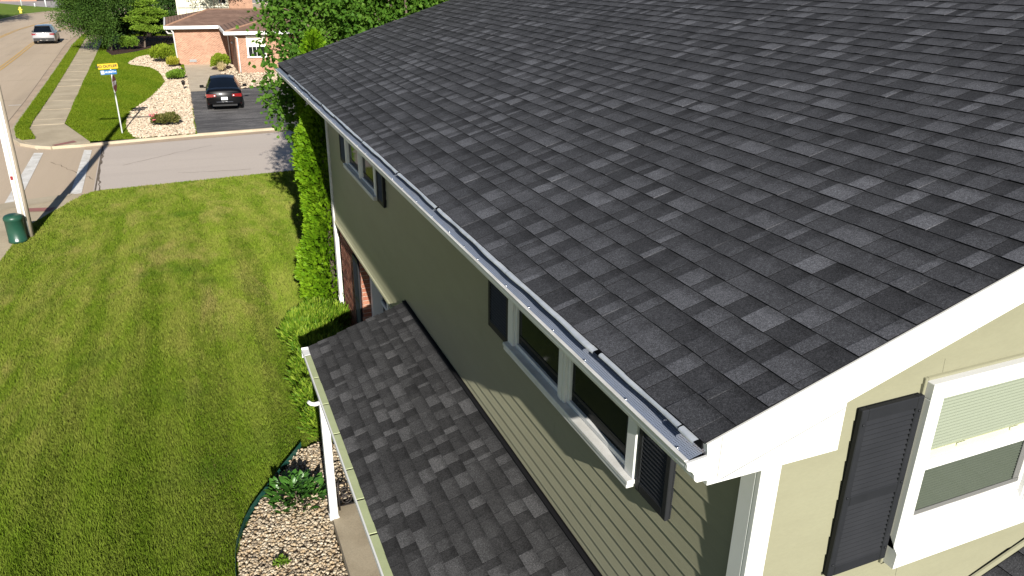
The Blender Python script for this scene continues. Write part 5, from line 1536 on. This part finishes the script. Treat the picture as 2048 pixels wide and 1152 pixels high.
car('parked_car', 'black four-door sedan parked on the asphalt driveway, seen from behind', (1.93, 43.75, .115), math.radians(-3.0), black,
    [tuple(v * 1.09 if i in (2, 4, 6, 7) else v for i, v in enumerate(st)) for st in [(.00, .72, .36, .80, .58, .76, .84, .95), (.07, .80, .28, .885, .57, .83, .89, 1.0), (.22, .83, .24, .91, .56, .865, .93, 1.035), (.50, .85, .22, .915, .58, .875, .95, 1.075), (.95, .86, .20, .92, .6, .885, .95, 1.07), (1.6, .86, .2, .92, .6, .885, .95, 1.02), (2.5, .86, .2, .92, .6, .885, .94, 1.0), (3.4, .86, .2, .92, .6, .875, .92, 1.0), (3.75, .85, .2, .91, .58, .85, .89, .97), (4.3, .82, .22, .89, .56, .79, .80, .90), (4.62, .74, .26, .82, .54, .70, .70, .80), (4.80, .55, .32, .66, .52, .52, .62, .70)]],
    dict(roof=[(1.55, .58, 1.54), (1.95, .61, 1.585), (2.4, .62, 1.595), (2.85, .59, 1.55)], rear=(.46, .73, 1.14), front=(3.62, .74, 1.075), belt=[(1.3, .83, 1.075), (2.2, .85, 1.055), (3.2, .82, 1.05)], side=[(1.35, 2.1), (2.16, 3.05)], mirror=(3.0, .83, 1.02)),
    dict(refl=(.035, .38), wheels=(.98, 3.78), track=.925, R=.33, plate_y=-.02,
         boxes=[(-.42, .42, -.025, .03, .47, .50, M_chrome, 'trim_bar'), (-.62, .62, .0, .1, .26, .36, M_trim_black, 'bumper_valance'), (-.10, .10, .03, .075, .93, .97, M_chrome, 'badge')]),
    (.40, .845, -.055, .34, .73, .90), .66)
silver = car_paint('silver_car_paint', (.30, .30, .31), .2)
car('driving_car', 'silver sport utility car driving away on the tan main road', (-11.6, 87.9, .012), math.radians(1.0), silver,
    [(.00, .74, .36, .84, .60, .80, .86, .98), (.05, .84, .30, .92, .62, .87, .95, 1.08), (.25, .90, .26, .955, .64, .91, 1.02, 1.12), (.8, .92, .24, .965, .66, .92, 1.04, 1.10), (2.2, .92, .24, .965, .66, .92, 1.03, 1.08), (3.4, .92, .24, .965, .66, .91, 1.02, 1.10), (4.0, .9, .26, .94, .64, .86, .98, 1.06), (4.5, .82, .3, .88, .6, .78, .88, .95), (4.72, .62, .36, .72, .56, .6, .76, .82)],
    dict(roof=[(.52, .62, 1.62), (1.2, .66, 1.69), (2.2, .67, 1.70), (2.9, .63, 1.64)], rear=(.16, .78, 1.09), front=(3.75, .80, 1.09), belt=[(.9, .89, 1.07), (2.2, .90, 1.06), (3.2, .87, 1.06)], side=[(.75, 1.35), (1.42, 2.2), (2.28, 3.1)], mirror=(3.05, .90, 1.04), mirror_mat=M_trim_black, roof_mat=pmat('dark_glass_roof', (.10, .13, .16), rough=.1, spec=.6)),
    dict(refl=(.0, .50), wheels=(.95, 3.75), track=.965, R=.36, plate_y=.005,
         boxes=[(-.86, .86, -.035, .12, .30, .58, M_trim_black, 'bumper'), (-.62, .62, .30, .62, 1.60, 1.65, M_trim_black, 'spoiler'), (-.34, -.16, -.05, -.036, .36, .41, M_chrome, 'exhaust_tip'), (.16, .34, -.05, -.036, .36, .41, M_chrome, 'exhaust_tip'), (-.3, .3, -.012, .03, .92, .945, M_chrome, 'trim_bar')]),
    (.50, .905, -.06, .34, .84, 1.0), .76)

# ------------------------------------------------------------------ street furniture
def text(name, body, size, loc, rot, mat, parent, ext=.002, bold=0.0):
    cu = bpy.data.curves.new(name, 'FONT'); cu.body = body; cu.size = size; cu.align_x = 'CENTER'; cu.align_y = 'CENTER'; cu.extrude = ext; cu.offset = bold
    cu.materials.append(mat)
    tmp = bpy.data.objects.new(name, cu); COL.objects.link(tmp)
    dg = bpy.context.evaluated_depsgraph_get()
    me = bpy.data.meshes.new_from_object(tmp.evaluated_get(dg))
    bpy.data.objects.remove(tmp); bpy.data.curves.remove(cu)
    me.materials.clear(); me.materials.append(mat)
    return link(name, me, parent, Matrix.Translation(Vector(loc)) @ rot)
FACE_S = Matrix.Rotation(math.pi / 2, 4, 'X')              # upright, facing -Y
M_galv = pmat('galvanised_post', (.42, .43, .42), (.34, .35, .34), 6.0, rough=.5, metal=.5)
M_sy = pmat('sign_yellow', (.50, .33, .008), (.47, .30, .008), 3.0, rough=.4)
M_sb = pmat('sign_blue', (.004, .085, .24), (.005, .095, .26), 3.0, rough=.4)
M_sr = pmat('sign_red', (.22, .012, .014), (.19, .012, .014), 3.0, rough=.4)
M_sw = pmat('sign_white', (.52, .54, .55), rough=.4)
M_sk = pmat('sign_black', (.012, .012, .012), rough=.5)
SX, SY = -2.83, 39.0
sg = empty('street_sign', (SX, SY, .11), 'sign post with yellow NO OUTLET board, blue street name board and edge-on stop sign', 'sign')
mb = MB(); mb.bbox(SX - .028, SX + .028, SY - .028, SY + .028, .08, 3.20, .006); mb.build('post', M_galv, sg)
mb = MB()
def rboard(cx, cz, w, h, y, roll, mat, nm, parent, th=.008, rad=.03):
    mb = MB(); pts = []
    for qx, qz, a0 in ((1, 1, 0), (-1, 1, 90), (-1, -1, 180), (1, -1, 270)):
        for k in range(4):
            a = math.radians(a0 + k * 30); pts.append((qx * (w / 2 - rad) + rad * math.cos(a), qz * (h / 2 - rad) + rad * math.sin(a)))
    R_ = [(cx + x * math.cos(roll) - z * math.sin(roll), cz + x * math.sin(roll) + z * math.cos(roll)) for x, z in pts]
    n = len(R_); vs = [(x, y, z) for x, z in R_] + [(x, y + th, z) for x, z in R_]
    mb.add(vs, [tuple(range(n))[::-1], tuple(range(n, 2 * n))] + [(i, (i + 1) % n, n + (i + 1) % n, n + i) for i in range(n)])
    me = mb.mesh(nm, mat); bm = bmesh.new(); bm.from_mesh(me); bmesh.ops.recalc_face_normals(bm, faces=list(bm.faces)); bm.to_mesh(me); bm.free()
    return link(nm, me, parent)
yb = rboard(-2.92, 3.10, .80, .23, SY - .05, .04, M_sy, 'yellow_board', sg)
rr = FACE_S @ Matrix.Rotation(.04, 4, 'Z')
text('lettering', 'NO OUTLET', .15, (-2.975, SY - .053, 3.095), rr, M_sk, yb, bold=.005)
mb = MB(); ax_, az_, yy = -2.61, 3.112, SY - .054
mb.add([(ax_ - .05, yy, az_ - .012), (ax_ + .01, yy, az_ - .012), (ax_ + .01, yy, az_ - .04), (ax_ + .055, yy, az_), (ax_ + .01, yy, az_ + .04), (ax_ + .01, yy, az_ + .012), (ax_ - .05, yy, az_ + .012)], [(0, 1, 2, 3, 4, 5, 6)])
mb.build('arrow', M_sk, yb)
bb = rboard(-2.93, 2.845, .64, .19, SY - .05, .04, M_sb, 'blue_board', sg, rad=.02)
wbp = rboard(-3.165, 2.842, .13, .145, SY - .0535, .04, M_sw, 'white_field', bb, th=.003, rad=.01)
mb = MB(); mb.lathe([(.035, 0), (.035, -.002)], (-3.165, SY - .0545, 2.842), 12, axis='Y'); mb.build('emblem', pmat('emblem_grey', (.45, .46, .48), rough=.5), wbp)
text('lettering', 'HURST', .115, (-2.895, SY - .053, 2.852), rr, M_sw, bb, bold=.003)
text('lettering', 'DR', .07, (-2.67, SY - .053, 2.86), rr, M_sw, bb, bold=.002)
# stop sign, its face turned towards the side street
sa = math.radians(9); nx, ny = math.cos(sa), -math.sin(sa); tx, ty = math.sin(sa), math.cos(sa)
def octagon(R_, off):
    return [(SX + .045 * nx + nx * off + tx * R_ * math.cos(math.radians(22.5 + 45 * k)), SY + .045 * ny + ny * off + ty * R_ * math.cos(math.radians(22.5 + 45 * k)), 2.36 + R_ * math.sin(math.radians(22.5 + 45 * k))) for k in range(8)]
for nm, R_, o0, o1, mt in (('stop_board', .39, 0, .006, M_sw), ('red_face', .37, .0065, .009, M_sr)):
    mb = MB(); a, b = octagon(R_, o0), octagon(R_, o1)
    mb.add(a + b, [tuple(range(8)), tuple(range(8, 16))[::-1]] + [(i, 8 + i, 8 + (i + 1) % 8, (i + 1) % 8) for i in range(8)])
    me = mb.mesh(nm, mt); bm = bmesh.new(); bm.from_mesh(me); bmesh.ops.recalc_face_normals(bm, faces=list(bm.faces)); bm.to_mesh(me); bm.free()
    if nm == 'stop_board': stop_o = link(nm, me, sg)
    else: link(nm, me, stop_o)
stop_rot = Matrix.Rotation(math.pi / 2 - sa, 4, 'Z') @ FACE_S
text('lettering', 'STOP', .27, (SX + .045 * nx + nx * .011, SY + .045 * ny + ny * .011, 2.36), stop_rot, M_sw, stop_o)

# utility pole and pedestal
PX, PY = -4.66, 24.5
M_pole = pmat('weathered_pole', (.46, .39, .30), (.36, .30, .225), 2.5, rough=.9, fine=.15, fscale=30, stretch=(1, 1, .06), bmp=.3, bscale=40)
M_guardw = pmat('white_conduit', (.74, .74, .73), (.66, .66, .65), 3.0, rough=.5)
up_ = empty('utility_pole', (PX, PY, .1), 'tall bleached wooden utility pole with white conduit at the lawn corner', 'pole')
mb = MB(); mb.tube([(PX, PY, -.1), (PX + .02, PY, 1.5), (PX + .10, PY, 8.6)], [.155, .15, .115], 18); mb.build('pole', M_pole, up_)
mb = MB(); mb.tube([(PX - .055, PY - .135, .1), (PX - .035, PY - .132, 1.5), (PX + .04, PY - .105, 7.0)], .058, 10); mb.build('conduit', M_guardw, up_)
mb = MB(); mb.tube([(PX + .055, PY - .14, .1), (PX + .07, PY - .137, 1.5), (PX + .14, PY - .108, 6.0)], .026, 8); mb.build('conduit', M_guardw, up_)
mb = MB(); mb.bbox(PX - 1.1, PX + 1.3, PY - .20, PY - .10, 8.05, 8.17, .01); mb.build('crossarm', M_pole, up_)
for x in (-1.0, -.5, .7, 1.2):
    mb = MB(); mb.lathe([(.03, 0), (.05, .05), (.03, .09), (.045, .12), (.02, .16)], (PX + x, PY - .15, 8.17), 10); mb.build('insulator', M_soffit, up_)
mb = MB(); mb.bbox(PX - .06, PX - .0, PY - .199, PY - .194, 1.75, 1.86, .002); mb.build('tag', M_sr, up_)
mb = MB()
cx, cy = -4.84, 24.05
mb.lathe([(.235, 0), (.235, .06), (.225, .07), (.225, .62), (.240, .63), (.240, .70), (.20, .755), (.12, .785), (.03, .79)], (cx, cy, .08), 24)
pd = mb.build('pedestal', M_greenplastic); tag(pd, 'dark green domed telecom pedestal at the foot of the utility pole', 'pedestal')
mb = MB(); mb.bbox(cx - .02, cx + .05, cy - .245, cy - .222, .14, .20, .004); mb.build('label_plate', M_plate, pd)

# hydrant, marker posts, garden lamps
hx, hy = -20.9, 141.2
hy_o = empty('fire_hydrant', (hx, hy, .13), 'small yellow fire hydrant on the far lawn', 'hydrant')
M_hyd = pmat('hydrant_yellow', (.75, .55, .08), rough=.5)
mb = MB(); mb.lathe([(.2, 0), (.2, .06), (.15, .08), (.15, .62), (.19, .64), (.19, .70), (.14, .82), (.05, .9)], (hx, hy, .13), 14); mb.build('barrel', M_hyd, hy_o)
for s in (-1, 1):
    mb = MB(); mb.lathe([(.08, s * .12), (.08, s * .26), (.05, s * .28)], (hx, hy, .62), 10, axis='X'); mb.build('outlet', M_hyd, hy_o)
for i, (x, y, h, lb) in enumerate([(-24.2, 166.0, 2.3, 'tallest white marker post at the edge of the far lawn'), (-19.8, 160.5, 1.3, 'short white marker post nearest the street tree'), (-21.6, 161.5, .6, 'lowest white stub post between the two marker posts')]):
    mb = MB(); mb.lathe([(.11, 0), (.11, h * .9), (.09, h * .96), (.02, h)], (x, y, .1), 10); o = mb.build('marker_post', M_sw); tag(o, lb, 'post', 'white marker posts beyond the road')
for x, y, lb in ((.05, 52.3, 'small black garden lantern on the gravel near the black car'), (.10, 58.8, 'small black garden lantern beside the green perennial clump')):
    t = empty('garden_lantern', (x, y, .12), lb, 'lantern', 'black garden lanterns')
    mb = MB(); mb.tube([(x, y, .1), (x, y, .42)], .02, 6); mb.build('stake', M_iron, t)
    mb = MB(); mb.lathe([(.05, .42), (.10, .46), (.10, .60), (.14, .62), (.02, .72)], (x, y, 0), 8); mb.build('lamp_head', M_iron, t)
